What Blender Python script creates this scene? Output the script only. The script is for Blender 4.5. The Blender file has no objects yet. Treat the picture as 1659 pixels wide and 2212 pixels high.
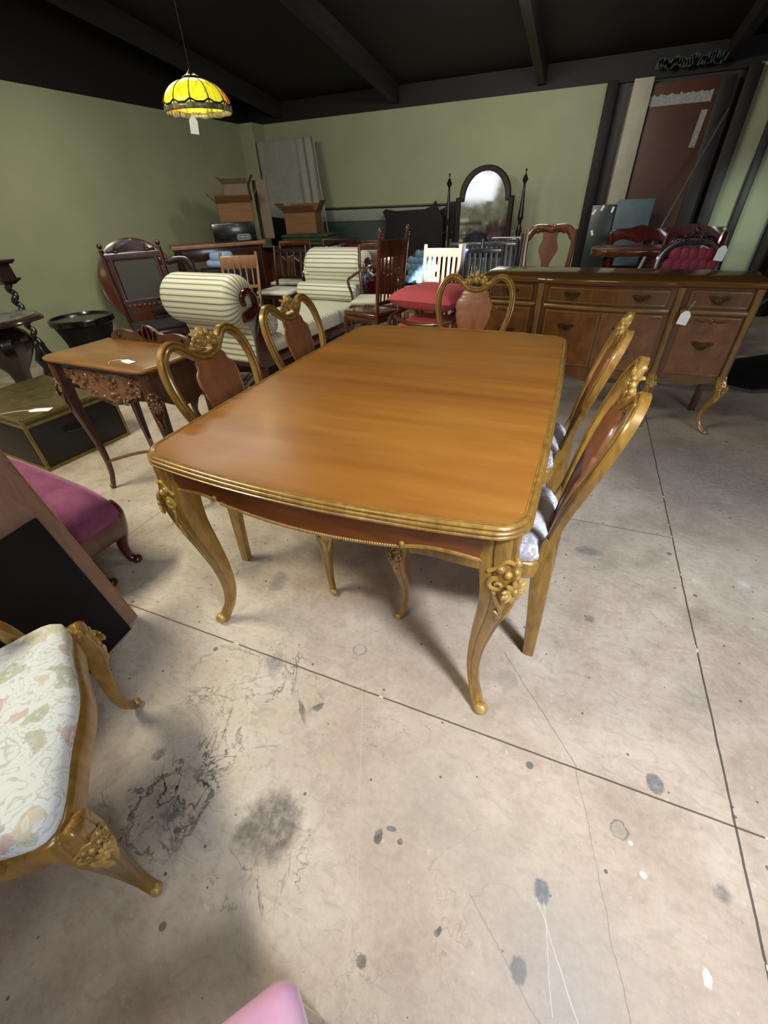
import bpy, bmesh, math, random
from math import sin, cos, pi, radians, sqrt, atan2
from mathutils import Vector, Matrix, noise
random.seed(7)
SC = bpy.context.scene
COL = SC.collection

# ------------------------------------------------------------------ camera
F_PX = 898.358
yaw, pitch, roll = 0.411270559, -0.642875169, -0.0459405883
Rz = Matrix.Rotation(yaw, 3, 'Z')
Bs = Matrix(((1, 0, 0), (0, 0, -1), (0, 1, 0)))
CM = Rz @ Bs @ Matrix.Rotation(pitch, 3, 'X') @ Matrix.Rotation(roll, 3, 'Z')
cd = bpy.data.cameras.new('camera')
cam = bpy.data.objects.new('camera', cd)
COL.objects.link(cam)
cam.matrix_world = Matrix.Translation((0, 0, 1.30)) @ CM.to_4x4()
cd.sensor_fit = 'VERTICAL'
cd.sensor_height = 36.0
cd.lens = F_PX / 2212 * 36.0
cd.clip_start = 0.02
SC.camera = cam

# ------------------------------------------------------------------ world and lights
w = bpy.data.worlds.new('world')
SC.world = w
w.use_nodes = True
w.node_tree.nodes['Background'].inputs[0].default_value = (0.62, 0.74, 1.0, 1)
w.node_tree.nodes['Background'].inputs[1].default_value = 0.055


def area(name, loc, target, size, power, col, size_y=None):
    l = bpy.data.lights.new(name, 'AREA')
    l.energy = power
    l.color = col
    l.size = size
    if size_y:
        l.shape = 'RECTANGLE'
        l.size_y = size_y
    o = bpy.data.objects.new(name, l)
    COL.objects.link(o)
    o.location = loc
    d = Vector(target) - Vector(loc)
    o.rotation_euler = d.to_track_quat('-Z', 'Y').to_euler()
    return o


# daylight opening to the right of the camera
area('daylight_opening', (2.7, -1.4, 2.0), (0.2, 1.4, 0.2), 1.4, 48, (0.86, 0.92, 1.0), 1.4)
# ceiling strip lamps on the left side of the hall, plus an added table fill
area('ceiling_lamp_left', (-2.7, 0.35, 2.75), (-1.8, 1.1, 0.2), 1.2, 66, (1.0, 0.93, 0.70), 0.25)
area('table_fill', (-0.1, 1.7, 2.7), (-0.1, 1.7, 0.0), 0.6, 5, (1.0, 0.95, 0.85), 0.2)  # added fill light, lightens the chair seats and far table end
area('ceiling_lamp_middle', (-3.2, 3.2, 2.5), (-3.6, 3.9, 0.0), 1.2, 29, (0.98, 0.98, 0.84), 0.2)
area('ceiling_lamp_back', (-0.9, 4.6, 2.5), (-1.2, 6.8, 0.9), 1.2, 30, (0.98, 0.98, 0.86), 0.2)
# added bright panel behind the camera, there to brighten the cheval mirror
area('mirror_fill', (-3.4, -3.9, 1.55), (-1.0, 4.0, 1.0), 1.9, 5, (0.92, 0.96, 1.0), 0.8)
area('rear_wall_fill', (-3.0, -2.6, 2.9), (-3.3, -3.9, 1.1), 1.2, 26, (1.0, 0.97, 0.92), 0.25)  # added light on the rear wall, greys what the mirror reflects


def spot(name, loc, target, power, deg, blend, col, size=0.05):
    l = bpy.data.lights.new(name, 'SPOT')
    l.energy = power
    l.spot_size = radians(deg)
    l.spot_blend = blend
    l.color = col
    l.shadow_soft_size = size
    o = bpy.data.objects.new(name, l)
    COL.objects.link(o)
    o.location = loc
    o.rotation_euler = (Vector(target) - Vector(loc)).to_track_quat('-Z', 'Y').to_euler()
    return o


# low daylight from a side door falling on the far green wall strips
spot('side_door_light', (2.1, 5.6, 1.5), (1.66, 7.4, 0.85), 55, 44, 1.0, (0.78, 1.0, 0.92), 0.2)
# ceiling spotlights of the showroom, right and left of where the camera stands
spot('ceiling_spotlight_right', (1.25, -0.25, 2.85), (0.34, 1.08, 0.0), 420, 60, 1.0, (0.90, 0.96, 1.0), 0.22)
spot('ceiling_spotlight_left', (-1.0, -0.9, 2.85), (-0.45, 1.0, 0.2), 50, 66, 1.0, (1.0, 0.92, 0.74), 0.35)
sp = bpy.data.lights.new('skylight_shaft', 'SPOT')
sp.energy = 9000
sp.spot_size = radians(7)
sp.spot_blend = 0.5
sp.color = (0.8, 0.88, 1.0)
so = bpy.data.objects.new('skylight_shaft', sp)
COL.objects.link(so)
so.location = (0.2, 1.5, 2.95)
so.rotation_euler = (Vector((-1.30, 4.70, 0.84)) - so.location).to_track_quat('-Z', 'Y').to_euler()

SC.view_settings.view_transform = 'Standard'
SC.view_settings.look = 'None'
SC.view_settings.gamma = 1.0
SC.view_settings.exposure = 0.35
SC.view_settings.use_curve_mapping = False


# ------------------------------------------------------------------ material helpers
def lin(h):
    h = h.lstrip('#')
    r = []
    for i in (0, 2, 4):
        c = int(h[i:i + 2], 16) / 255
        r.append(c / 12.92 if c <= 0.04045 else ((c + 0.055) / 1.055) ** 2.4)
    return (r[0], r[1], r[2], 1.0)


class NT:
    def __init__(s, name):
        s.m = bpy.data.materials.new(name)
        s.m.use_nodes = True
        s.t = s.m.node_tree
        s.b = s.t.nodes['Principled BSDF']
        s._c = None

    def n(s, typ, **kw):
        nd = s.t.nodes.new(typ)
        for k, v in kw.items():
            if k.startswith('i_'):
                key = k[2:]
                nd.inputs[int(key) if key.isdigit() else key.replace('_', ' ')].default_value = v
            else:
                setattr(nd, k, v)
        return nd

    def l(s, a, b):
        s.t.links.new(a, b)

    def obj(s):
        if not s._c:
            s._c = s.n('ShaderNodeTexCoord')
        return s._c.outputs['Object']

    def uv(s):
        if not s._c:
            s._c = s.n('ShaderNodeTexCoord')
        return s._c.outputs['UV']

    def mapping(s, src, scale=(1, 1, 1), rot=(0, 0, 0), loc=(0, 0, 0)):
        mp = s.n('ShaderNodeMapping')
        mp.inputs['Scale'].default_value = scale
        mp.inputs['Rotation'].default_value = rot
        mp.inputs['Location'].default_value = loc
        s.l(src, mp.inputs['Vector'])
        return mp.outputs['Vector']

    def noise(s, vec, scale, detail=4, rough=0.55, dist=0.0):
        nd = s.n('ShaderNodeTexNoise')
        nd.inputs['Scale'].default_value = scale
        nd.inputs['Detail'].default_value = detail
        nd.inputs['Roughness'].default_value = rough
        nd.inputs['Distortion'].default_value = dist
        s.l(vec, nd.inputs['Vector'])
        return nd.outputs['Fac']

    def ramp(s, fac, stops, interp='LINEAR'):
        r = s.n('ShaderNodeValToRGB')
        cr = r.color_ramp
        cr.interpolation = interp
        while len(cr.elements) < len(stops):
            cr.elements.new(0.5)
        for e, (p, c) in zip(cr.elements, stops):
            e.position = p
            if isinstance(c, (int, float)):
                c = (c, c, c, 1)
            elif isinstance(c, str):
                c = lin(c)
            e.color = c
        s.l(fac, r.inputs['Fac'])
        return r.outputs['Color']

    def mix(s, fac, a, b, mode='MIX'):
        m = s.n('ShaderNodeMix', data_type='RGBA', blend_type=mode)
        for sock, v in ((m.inputs[0], fac), (m.inputs[6], a), (m.inputs[7], b)):
            if hasattr(v, 'is_linked') or hasattr(v, 'links'):
                s.l(v, sock)
            elif isinstance(v, str):
                sock.default_value = lin(v)
            else:
                sock.default_value = v
        return m.outputs[2]

    def math(s, op, a, b=0.0, c=None):
        m = s.n('ShaderNodeMath', operation=op)
        for i, v in enumerate((a, b) if c is None else (a, b, c)):
            if hasattr(v, 'links'):
                s.l(v, m.inputs[i])
            else:
                m.inputs[i].default_value = v
        return m.outputs[0]

    def bump(s, h, strength=0.2, dist=0.002):
        b = s.n('ShaderNodeBump')
        b.inputs['Strength'].default_value = strength
        b.inputs['Distance'].default_value = dist
        s.l(h, b.inputs['Height'])
        s.l(b.outputs['Normal'], s.b.inputs['Normal'])

    def fin(s, col=None, rough=0.5, metal=0.0, coat=0.0, spec=0.5, coat_rough=0.08):
        if col is not None:
            if isinstance(col, str):
                s.b.inputs['Base Color'].default_value = lin(col)
            elif hasattr(col, 'links'):
                s.l(col, s.b.inputs['Base Color'])
            else:
                s.b.inputs['Base Color'].default_value = col
        if hasattr(rough, 'links'):
            s.l(rough, s.b.inputs['Roughness'])
        else:
            s.b.inputs['Roughness'].default_value = rough
        s.b.inputs['Metallic'].default_value = metal
        s.b.inputs['Coat Weight'].default_value = coat
        s.b.inputs['Coat Roughness'].default_value = coat_rough
        s.b.inputs['Specular IOR Level'].default_value = spec
        return s.m


def wood(name, dark, light, rough=0.35, coat=0.3, stretch=(1, 12, 12), scale=3.0, bump=0.05, coat_rough=0.1, dull=None):
    t = NT(name)
    v = t.mapping(t.obj(), scale=stretch)
    a = t.noise(v, scale, 6, 0.6, 0.6)
    b = t.noise(v, scale * 5, 3, 0.5)
    f = t.math('ADD', t.math('MULTIPLY', a, 0.75), t.math('MULTIPLY', b, 0.25))
    c = t.ramp(f, [(0.32, dark), (0.66, light)])
    if dull:
        g = t.noise(t.obj(), 2.2, 3, 0.6)
        c = t.mix(t.ramp(g, [(0.4, 0.0), (0.7, 0.5)]), c, dull)
    t.bump(f, bump)
    return t.fin(c, rough, 0, coat, coat_rough=coat_rough)


def plain(name, col, rough=0.5, metal=0.0, coat=0.0, vary=0.12, scale=9.0, bump=0.05, spec=0.5):
    t = NT(name)
    n_ = t.noise(t.obj(), scale, 4)
    c1 = lin(col)
    dk = tuple(x * (1 - vary) for x in c1[:3]) + (1,)
    lt = tuple(min(1, x * (1 + vary)) for x in c1[:3]) + (1,)
    c = t.ramp(n_, [(0.3, dk), (0.7, lt)])
    if bump:
        t.bump(n_, bump)
    return t.fin(c, rough, metal, coat, spec)


M = {}
# honey veneer of the table top: faint cross bands of matched veneer leaves
t = NT('honey_veneer')
v = t.mapping(t.obj(), scale=(1.0, 9, 9))
a = t.noise(v, 2.2, 5, 0.55, 0.4)
v2 = t.mapping(t.obj(), scale=(0.25, 3.4, 1))
b_ = t.noise(v2, 1.6, 2, 0.4)
f = t.math('ADD', t.math('MULTIPLY', a, 0.4), t.math('MULTIPLY', b_, 0.6))
c = t.ramp(f, [(0.30, '#7f4c1f'), (0.5, '#936027'), (0.70, '#a57030')])
fine = t.noise(t.mapping(t.obj(), scale=(4, 120, 4)), 8, 2, 0.5)
c = t.mix(t.ramp(fine, [(0.35, 0.16), (0.6, 0.0)]), c, '#7a3f12')
t.bump(t.noise(t.obj(), 160, 2), 0.04, 0.001)
M['honey'] = t.fin(c, t.ramp(t.noise(t.obj(), 5, 3), [(0.3, 0.3), (0.7, 0.42)]), 0, 0.25, coat_rough=0.22)
M['apron'] = wood('red_brown_veneer', '#572b10', '#7c4219', 0.34, 0.35, (2, 2, 12), 3, coat_rough=0.15)
M['splat'] = wood('splat_veneer', '#7a4a2b', '#966040', 0.42, 0.15, (6, 6, 1.2), 4, coat_rough=0.12)


def gilt(name, dark, mid, light, rough=0.3):
    """gold-toned painted wood, darker in the hollows"""
    t = NT(name)
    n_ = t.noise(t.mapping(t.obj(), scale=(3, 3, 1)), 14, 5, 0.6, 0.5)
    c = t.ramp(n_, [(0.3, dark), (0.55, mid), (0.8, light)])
    geo = t.n('ShaderNodeNewGeometry')
    pt = t.ramp(geo.outputs['Pointiness'], [(0.44, 1.0), (0.5, 0.0)])
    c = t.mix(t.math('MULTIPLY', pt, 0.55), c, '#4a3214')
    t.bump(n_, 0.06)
    return t.fin(c, rough, 0.15, 0.45, coat_rough=0.12)


M['gilt'] = gilt('gold_toned_wood', '#7a5824', '#947034', '#aa8743')
M['carve'] = gilt('gold_toned_carving', '#8a6a30', '#b4924c', '#cdb06a', 0.36)
M['side_wood'] = wood('sideboard_veneer', '#46290f', '#6b4119', 0.34, 0.3, (5, 5, 1.4), 3.4, coat_rough=0.1)
M['side_burl'] = wood('sideboard_burl_veneer', '#502e10', '#7a4a1c', 0.34, 0.3, (3, 3, 2.4), 5, coat_rough=0.12)
M['side_top'] = wood('sideboard_top_veneer', '#543818', '#6e4a24', 0.16, 0.7, (1, 9, 9), 3, coat_rough=0.05)
M['side_trim'] = wood('sideboard_gold_trim', '#5f4520', '#7d5e2e', 0.3, 0.4, (5, 5, 2), 4, coat_rough=0.1)
M['bronze'] = plain('aged_bronze', '#4b3a1c', 0.38, 0.7, vary=0.35, scale=40)
M['mahog'] = wood('red_mahogany', '#2b0906', '#4f140d', 0.2, 0.7, (6, 6, 1.5), 3, coat_rough=0.08)
M['mahog_lt'] = wood('orange_mahogany', '#3f1c0c', '#663416', 0.25, 0.6, (6, 6, 1.5), 3, coat_rough=0.12)
M['walnut'] = wood('carved_walnut', '#341c10', '#573423', 0.32, 0.45, (5, 5, 1.5), 4, coat_rough=0.15)
M['walnut_carve'] = wood('walnut_carving', '#5a3a20', '#8f6a46', 0.36, 0.4, (5, 5, 5), 8)
M['walnut_top'] = wood('desk_top_walnut', '#6e4a26', '#8f6638', 0.3, 0.4, (1, 9, 9), 3, coat_rough=0.2)
M['brownchair'] = wood('brown_polished_wood', '#3d2012', '#63391f', 0.28, 0.6, (6, 6, 1.5), 3)
M['oakpale'] = wood('pale_oak', '#6f4a2f', '#94694a', 0.42, 0.2, (6, 6, 1.5), 3)
M['darkwood'] = wood('very_dark_wood', '#120a0a', '#2a1818', 0.28, 0.5, (6, 6, 1.5), 4)
M['darkred'] = wood('dark_red_wood', '#1f0d0b', '#3b1b18', 0.26, 0.5, (6, 6, 1.5), 4)
M['black'] = plain('black_lacquer', '#0c0b0b', 0.25, coat=0.4, vary=0.3)
M['blackmatt'] = plain('black_matt', '#161316', 0.62, vary=0.2, spec=0.3)
M['cane'] = None
t = NT('woven_cane')
ck = t.n('ShaderNodeTexChecker')
ck.inputs['Scale'].default_value = 90
t.l(t.obj(), ck.inputs['Vector'])
M['cane'] = t.fin(t.ramp(ck.outputs['Fac'], [(0.0, '#1e1c17'), (1.0, '#3a392f')]), 0.6)
M['marble'] = None
t = NT('dusty_grey_marble')
n1 = t.noise(t.obj(), 7, 6, 0.6, 1.2)
M['marble'] = t.fin(t.ramp(n1, [(0.35, '#3a3434'), (0.55, '#6b6664'), (0.68, '#8d8987')]), 0.28, 0, 0.3)
M['brass'] = plain('aged_brass', '#8a7a44', 0.4, 0.6, vary=0.25, scale=30)
M['trunktop'] = plain('worn_olive_canvas', '#4d4428', 0.42, vary=0.3, scale=14, coat=0.15)
M['trunkside'] = plain('black_canvas', '#15120f', 0.5, vary=0.3, scale=14)
M['paper'] = plain('white_card', '#e9e9ee', 0.7, vary=0.03, bump=0)
M['string'] = plain('white_string', '#dcdce0', 0.8, vary=0.03, bump=0)
M['ink'] = plain('pencil_grey', '#8f929c', 0.8, bump=0)
M['card'] = wood('cardboard_brown', '#5a3c22', '#7b5531', 0.8, 0.0, (1, 1, 30), 2)
M['cardgrey'] = plain('cardboard_grey', '#6d5c4a', 0.85)
M['sheet'] = plain('grey_dust_sheet', '#77756c', 0.9, vary=0.08, scale=20)
M['sheet2'] = plain('pale_dust_sheet', '#8e8c84', 0.9, vary=0.08, scale=20)
M['green'] = plain('dark_green_blanket', '#26361f', 0.9, vary=0.35, scale=12)
M['bluewhite'] = plain('pale_blue_cloth', '#8fa6cc', 0.7, vary=0.1)
M['seatwhite'] = plain('cream_seat_cloth', '#c6c2b4', 0.85, vary=0.06)
M['greyboard'] = plain('blue_grey_painted_board', '#4e5f68', 0.55, vary=0.25, scale=6)
M['whitepaint'] = plain('dirty_white_painted_plank', '#a4a08c', 0.6, vary=0.12, scale=5)
M['doorbrown'] = plain('brown_hardboard', '#4a2512', 0.5, vary=0.18, scale=4)
M['darkframe'] = plain('dark_brown_painted_wood', '#1b0e0c', 0.5, vary=0.25, scale=5)
M['steel'] = plain('dull_steel', '#8a8690', 0.4, 0.7)
M['pinkcush'] = plain('coral_pink_cotton', '#c5565c', 0.85, vary=0.06, scale=60, bump=0.1)
M['laminate'] = wood('pink_beige_birch_panel', '#7c5b4b', '#96735f', 0.5, 0.1, (12, 12, 1), 3)
M['laminate_edge'] = wood('tan_panel_edge', '#8a6a48', '#a98558', 0.5, 0.1, (12, 12, 1), 3)
M['panelblack'] = plain('black_board', '#110e12', 0.6, vary=0.08, scale=20, spec=0.25)
M['bulb'] = None

# velvet
t = NT('rose_velvet')
n1 = t.noise(t.obj(), 7, 4, 0.6)
n2 = t.noise(t.obj(), 120, 2)
c = t.ramp(t.math('ADD', t.math('MULTIPLY', n1, 0.8), t.math('MULTIPLY', n2, 0.2)), [(0.35, '#6a3450'), (0.65, '#8a4e6d')])
t.b.inputs['Sheen Weight'].default_value = 0.7
t.b.inputs['Sheen Roughness'].default_value = 0.35
t.b.inputs['Sheen Tint'].default_value = lin('#e6a0c8')
M['velvet'] = t.fin(c, 0.85, spec=0.2)
t = NT('pale_pink_velvet')
n1 = t.noise(t.obj(), 9, 4, 0.6)
c = t.ramp(n1, [(0.35, '#c990b4'), (0.65, '#dcaacb')])
t.b.inputs['Sheen Weight'].default_value = 0.5
M['velvet_pale'] = t.fin(c, 0.9, spec=0.2)

# tufted pale blue
M['bluevelvet'] = plain('pale_blue_velvet', '#5d7a8c', 0.8, vary=0.1)
M['redvelvet'] = plain('wine_velvet', '#8a3146', 0.8, vary=0.12)


def floral(name, base, tints):
    t = NT(name)
    n0 = t.n('ShaderNodeTexNoise')
    n0.inputs['Scale'].default_value = 9
    n0.inputs['Detail'].default_value = 2
    t.l(t.obj(), n0.inputs['Vector'])
    dv = t.mix(0.16, t.obj(), n0.outputs['Color'])
    vo = t.n('ShaderNodeTexVoronoi', feature='F1')
    vo.inputs['Scale'].default_value = 14
    t.l(dv, vo.inputs['Vector'])
    # blossoms: scalloped discs round each cell centre
    sc = t.noise(t.obj(), 55, 2, 0.5)
    d = t.math('ADD', vo.outputs['Distance'], t.math('MULTIPLY', t.math('SUBTRACT', sc, 0.5), 0.5))
    petal = t.ramp(d, [(0.0, 0.85), (0.16, 0.2), (0.19, 0.85), (0.40, 0.6), (0.43, 0.0)])
    sep = t.n('ShaderNodeSeparateColor')
    t.l(vo.outputs['Color'], sep.inputs[0])
    tint = t.ramp(sep.outputs[0], [(0.0, tints[0]), (0.33, tints[1]), (0.6, tints[2]), (0.85, tints[3])], 'CONSTANT')
    col = t.mix(petal, base, tint)
    # curling stems and leaves
    n2 = t.noise(t.obj(), 17, 3, 0.55, 1.4)
    stem = t.ramp(n2, [(0.475, 0.0), (0.49, 0.5), (0.505, 0.5), (0.52, 0.0), (0.62, 0.0), (0.65, 0.45), (0.70, 0.2)])
    col = t.mix(stem, col, tints[4])
    t.bump(t.noise(t.obj(), 260, 2), 0.12, 0.001)
    return t.fin(col, 0.75, spec=0.3)


M['floral'] = floral('cream_floral_tapestry', '#e2e6ea', ['#c9a6a2', '#b2b49e', '#cfc4a6', '#bba9b2', '#a3aa9f'])
M['floral2'] = floral('grey_lilac_floral_tapestry', '#d3d3da', ['#8d8790', '#a3a69c', '#b9a9b0', '#938a9a', '#7e7c8c'])

# striped satin, stripes follow the uv v coordinate (arc length)
t = NT('cream_striped_satin')  # wide cream bands between grey and gold lines
sp_ = t.n('ShaderNodeSeparateXYZ')
t.l(t.uv(), sp_.inputs[0])
per = t.math('FRACT', t.math('DIVIDE', sp_.outputs[1], 0.092))
c = t.ramp(per, [(0.0, '#cfcebd'), (0.18, '#dddccd'), (0.34, '#c9c8b6'), (0.37, '#71705f'), (0.43, '#66655a'), (0.47, '#c4c3b0'), (0.66, '#dddccd'), (0.84, '#c9c6b0'), (0.88, '#8d7c46'), (0.93, '#7d6f45'), (0.96, '#c4c3b0')])
t.bump(per, 0.08, 0.001)
M['stripe'] = t.fin(c, 0.5, spec=0.45)

# wall paint
t = NT('yellow_green_wall_paint')
n1 = t.noise(t.obj(), 0.9, 4, 0.6)
n2 = t.noise(t.obj(), 30, 3, 0.6)
c = t.ramp(n1, [(0.3, '#909274'), (0.7, '#a0a183')])
c = t.mix(t.ramp(n2, [(0.72, 0.0), (0.78, 0.25)]), c, '#5d6044')
t.bump(n2, 0.08)
M['wall'] = t.fin(c, 0.6, spec=0.3)

M['ceiling'] = wood('dark_stained_roof_boards', '#050303', '#100808', 0.7, 0, (1, 14, 1), 2)
M['beam'] = wood('dark_rafter_wood', '#15100e', '#211916', 0.7, 0, (8, 1, 8), 2)

# ------------------------------------------------------------------ floor material
t = NT('stained_concrete')
P = t.obj()
sx = t.n('ShaderNodeSeparateXYZ')
t.l(P, sx.inputs[0])
X, Y = sx.outputs[0], sx.outputs[1]
big = t.noise(P, 1.3, 5, 0.6, 0.5)
mid = t.noise(P, 6, 6, 0.65, 0.3)
finen = t.noise(P, 60, 4, 0.7)
f = t.math('ADD', t.math('MULTIPLY', big, 0.5), t.math('ADD', t.math('MULTIPLY', mid, 0.3), t.math('MULTIPLY', finen, 0.2)))
c = t.ramp(f, [(0.37, '#938477'), (0.49, '#b4a698'), (0.61, '#c8bdb1')])
gr = t.noise(t.mapping(P, scale=(1, 1.8, 1), rot=(0, 0, 0.5)), 19, 5, 0.7, 0.8)
c = t.mix(t.ramp(gr, [(0.36, 0.38), (0.5, 0.0), (0.63, 0.0), (0.7, 0.3)]), c, '#8b8175')
sp_w = t.noise(t.mapping(P, loc=(9, 4, 2)), 42, 3, 0.6)
c = t.mix(t.ramp(sp_w, [(0.66, 0.0), (0.73, 0.45)]), c, '#d9d0c2')
# rosy and grey large washes
wash = t.noise(P, 0.7, 3, 0.5)
c = t.mix(t.ramp(wash, [(0.42, 0.35), (0.55, 0.0)]), c, '#a98f80')
wash2 = t.noise(t.mapping(P, loc=(5, 3, 1)), 1.0, 4, 0.6)
c = t.mix(t.ramp(wash2, [(0.55, 0.0), (0.70, 0.4)]), c, '#94938a')
# dark gritty specks and chips
for sc_, thr, colr in ((34, 0.085, '#3b3836'), (13, 0.07, '#4a4a4c')):
    vo = t.n('ShaderNodeTexVoronoi', feature='F1')
    vo.inputs['Scale'].default_value = sc_
    t.l(t.mix(0.03, P, t.n('ShaderNodeTexNoise', i_Scale=20.0).outputs['Color']), vo.inputs['Vector'])
    sel = t.n('ShaderNodeSeparateColor')
    t.l(vo.outputs['Color'], sel.inputs[0])
    rad = t.math('MULTIPLY', t.math('GREATER_THAN', sel.outputs[0], 0.80), t.math('MULTIPLY', sel.outputs[1], thr * 2))
    fac = t.math('MULTIPLY', t.math('LESS_THAN', vo.outputs['Distance'], rad), 0.75)
    c = t.mix(fac, c, colr)


def dist_to(x, y, stretch=1.0, ang=0.0, wob=0.05, wscale=7):
    dx = t.math('SUBTRACT', X, x)
    dy = t.math('SUBTRACT', Y, y)
    ca, sa = cos(ang), sin(ang)
    u = t.math('ADD', t.math('MULTIPLY', dx, ca), t.math('MULTIPLY', dy, sa))
    vv = t.math('MULTIPLY', t.math('ADD', t.math('MULTIPLY', dx, -sa), t.math('MULTIPLY', dy, ca)), stretch)
    d = t.math('SQRT', t.math('ADD', t.math('MULTIPLY', u, u), t.math('MULTIPLY', vv, vv)))
    nn = t.noise(P, wscale, 5, 0.7)
    return t.math('ADD', d, t.math('MULTIPLY', t.math('SUBTRACT', nn, 0.5), wob * 3.2))


def blob(x, y, r, col, k, soft=0.4, wob=0.03, wscale=9, stretch=1.0, ang=0.0):
    global c
    d = dist_to(x, y, stretch, ang, wob, wscale)
    mott = t.ramp(t.noise(P, 48, 4, 0.65), [(0.34, 0.55), (0.6, 1.0)])
    c = t.mix(t.math('MULTIPLY', mott, t.ramp(t.math('DIVIDE', d, r * 2), [(0.5 - soft * 0.5, k), (0.5 + soft * 0.12, 0.0)])), c, col)


def ring(x, y, r, wd, col, k, wob=0.03, wscale=6, stretch=1.0, ang=0.0):
    global c
    d = dist_to(x, y, stretch, ang, wob, wscale)
    e = t.math('ABSOLUTE', t.math('SUBTRACT', d, r))
    br = t.ramp(t.noise(P, 5, 2), [(0.4, 0.25), (0.55, 1.0)])
    c = t.mix(t.math('MULTIPLY', t.ramp(t.math('DIVIDE', e, wd * 2), [(0.15, k), (0.5, 0.0)]), br), c, col)


blob(-0.458, 0.222, 0.088, '#4f4c49', 0.85, 0.35, 0.02, 22)
blob(-0.50, 0.185, 0.05, '#57524e', 0.5, 0.5, 0.02, 22)
blob(-0.76, 0.16, 0.12, '#5a4a42', 0.55, 0.9, 0.04, 9)
blob(-0.73, 0.15, 0.035, '#3c3f42', 0.75, 0.8, 0.02, 20)
# crooked tide lines of old spills: level lines of a warped noise, kept to patches
def tide(x, y, r, scale, level, wd, col, k, loc=(0, 0, 0)):
    global c
    nz_ = t.noise(t.mapping(P, loc=loc), scale, 5, 0.62, 1.1)
    e = t.math('ABSOLUTE', t.math('SUBTRACT', nz_, level))
    ln_ = t.ramp(t.math('DIVIDE', e, wd), [(0.25, k), (1.0, 0.0)])
    d = dist_to(x, y, 1, 0, 0.05, 7)
    keep = t.ramp(t.math('DIVIDE', d, r * 2), [(0.35, 1.0), (0.55, 0.0)])
    br = t.ramp(t.noise(P, 4.5, 2), [(0.42, 0.2), (0.56, 1.0)])
    c = t.mix(t.math('MULTIPLY', t.math('MULTIPLY', ln_, keep), br), c, col)


tide(-0.78, 0.17, 0.17, 5.2, 0.5, 0.016, '#33291f', 1.0)
tide(-0.70, 0.53, 0.19, 4.2, 0.5, 0.016, '#45403b', 0.95, (3, 1, 0))
tide(-0.80, 0.36, 0.17, 3.6, 0.48, 0.014, '#4b423c', 0.9, (1, 5, 0))
tide(-0.46, 0.18, 0.14, 4.6, 0.52, 0.010, '#5f554b', 0.7, (7, 2, 0))
tide(-0.1, 0.3, 0.5, 2.2, 0.55, 0.004, '#84766a', 0.5, (2, 8, 0))
ring(-0.75, 0.15, 0.10, 0.009, '#3a2f2a', 0.75, 0.06, 10)
ring(-0.87, 0.55, 0.115, 0.006, '#6b645c', 0.5, 0.07, 5)
blob(-0.73, 0.63, 0.045, '#4b4d50', 0.6, 0.6, 0.03, 24)
blob(-0.50, 0.55, 0.028, '#3b434c', 0.8, 0.5, 0.03, 40, 2.4, 0.8)
blob(-1.12, 1.02, 0.10, '#566066', 0.6, 0.7, 0.06, 16)
blob(-0.94, 0.98, 0.05, '#4f5960', 0.6, 0.6, 0.05, 24)
blob(-0.98, 0.17, 0.05, '#5b5049', 0.5, 0.8, 0.03, 14)
blob(-0.88, 0.25, 0.02, '#39414a', 0.8, 0.4, 0.01, 30)
blob(0.205, 0.346, 0.019, '#465063', 0.9, 0.25, 0.006, 40, 0.75, 0.3)
blob(0.172, 0.2, 0.018, '#33393a', 0.92, 0.25, 0.006, 40, 0.8, 0.2)
blob(0.468, 0.688, 0.024, '#5c6166', 0.9, 0.2, 0.007, 35, 0.9)
ring(0.375, 0.54, 0.02, 0.003, '#5e6462', 0.8, 0.008, 30)
blob(0.375, 0.54, 0.018, '#85857c', 0.5, 0.3, 0.006, 30)
ring(-0.465, 0.79, 0.022, 0.003, '#5f6262', 0.7, 0.006, 30)
blob(0.045, 0.86, 0.04, '#8e897c', 0.6, 0.25, 0.01, 25)
blob(-0.165, 0.331, 0.014, '#4d565e', 0.85, 0.2, 0.006, 40, 2.2, 0.2)
blob(-0.19, 0.305, 0.011, '#2f3840', 0.85, 0.2, 0.005, 40, 0.6)
blob(-0.135, 0.315, 0.008, '#333b42', 0.85, 0.2, 0.004, 40)
blob(0.0, 0.193, 0.012, '#3f4648', 0.85, 0.2, 0.006, 40, 1.8, 1.0)
blob(-0.14, 0.09, 0.012, '#4a4846', 0.8, 0.3, 0.006, 40)
blob(0.287, 1.62, 0.06, '#5c6468', 0.65, 0.4, 0.03, 18, 1.8)
blob(0.30, 1.22, 0.02, '#4c5155', 0.6, 0.4, 0.01, 30)
blob(0.586, 0.494, 0.02, '#4c5155', 0.6, 0.5, 0.01, 30)
blob(0.62, 1.0, 0.09, '#726f6a', 0.4, 0.8, 0.03, 10)
blob(0.95, 2.5, 0.8, '#5a6064', 0.6, 0.9, 0.15, 4)
blob(0.424, 0.465, 0.008, '#d6d4cc', 0.9, 0.2, 0.003, 50)
blob(0.40, 0.52, 0.006, '#d6d4cc', 0.9, 0.2, 0.003, 50)
blob(0.53, 0.33, 0.009, '#cfd0cc', 0.9, 0.2, 0.004, 50, 0.5)
blob(0.87, 1.62, 0.02, '#c2c0ba', 0.7, 0.3, 0.01, 30)
blob(0.93, 1.25, 0.02, '#c2c0ba', 0.6, 0.3, 0.01, 30)
blob(0.26, 0.2, 0.20, '#a3a2a6', 0.45, 0.9, 0.04, 6)
# long fine scratches and hairline cracks


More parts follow.
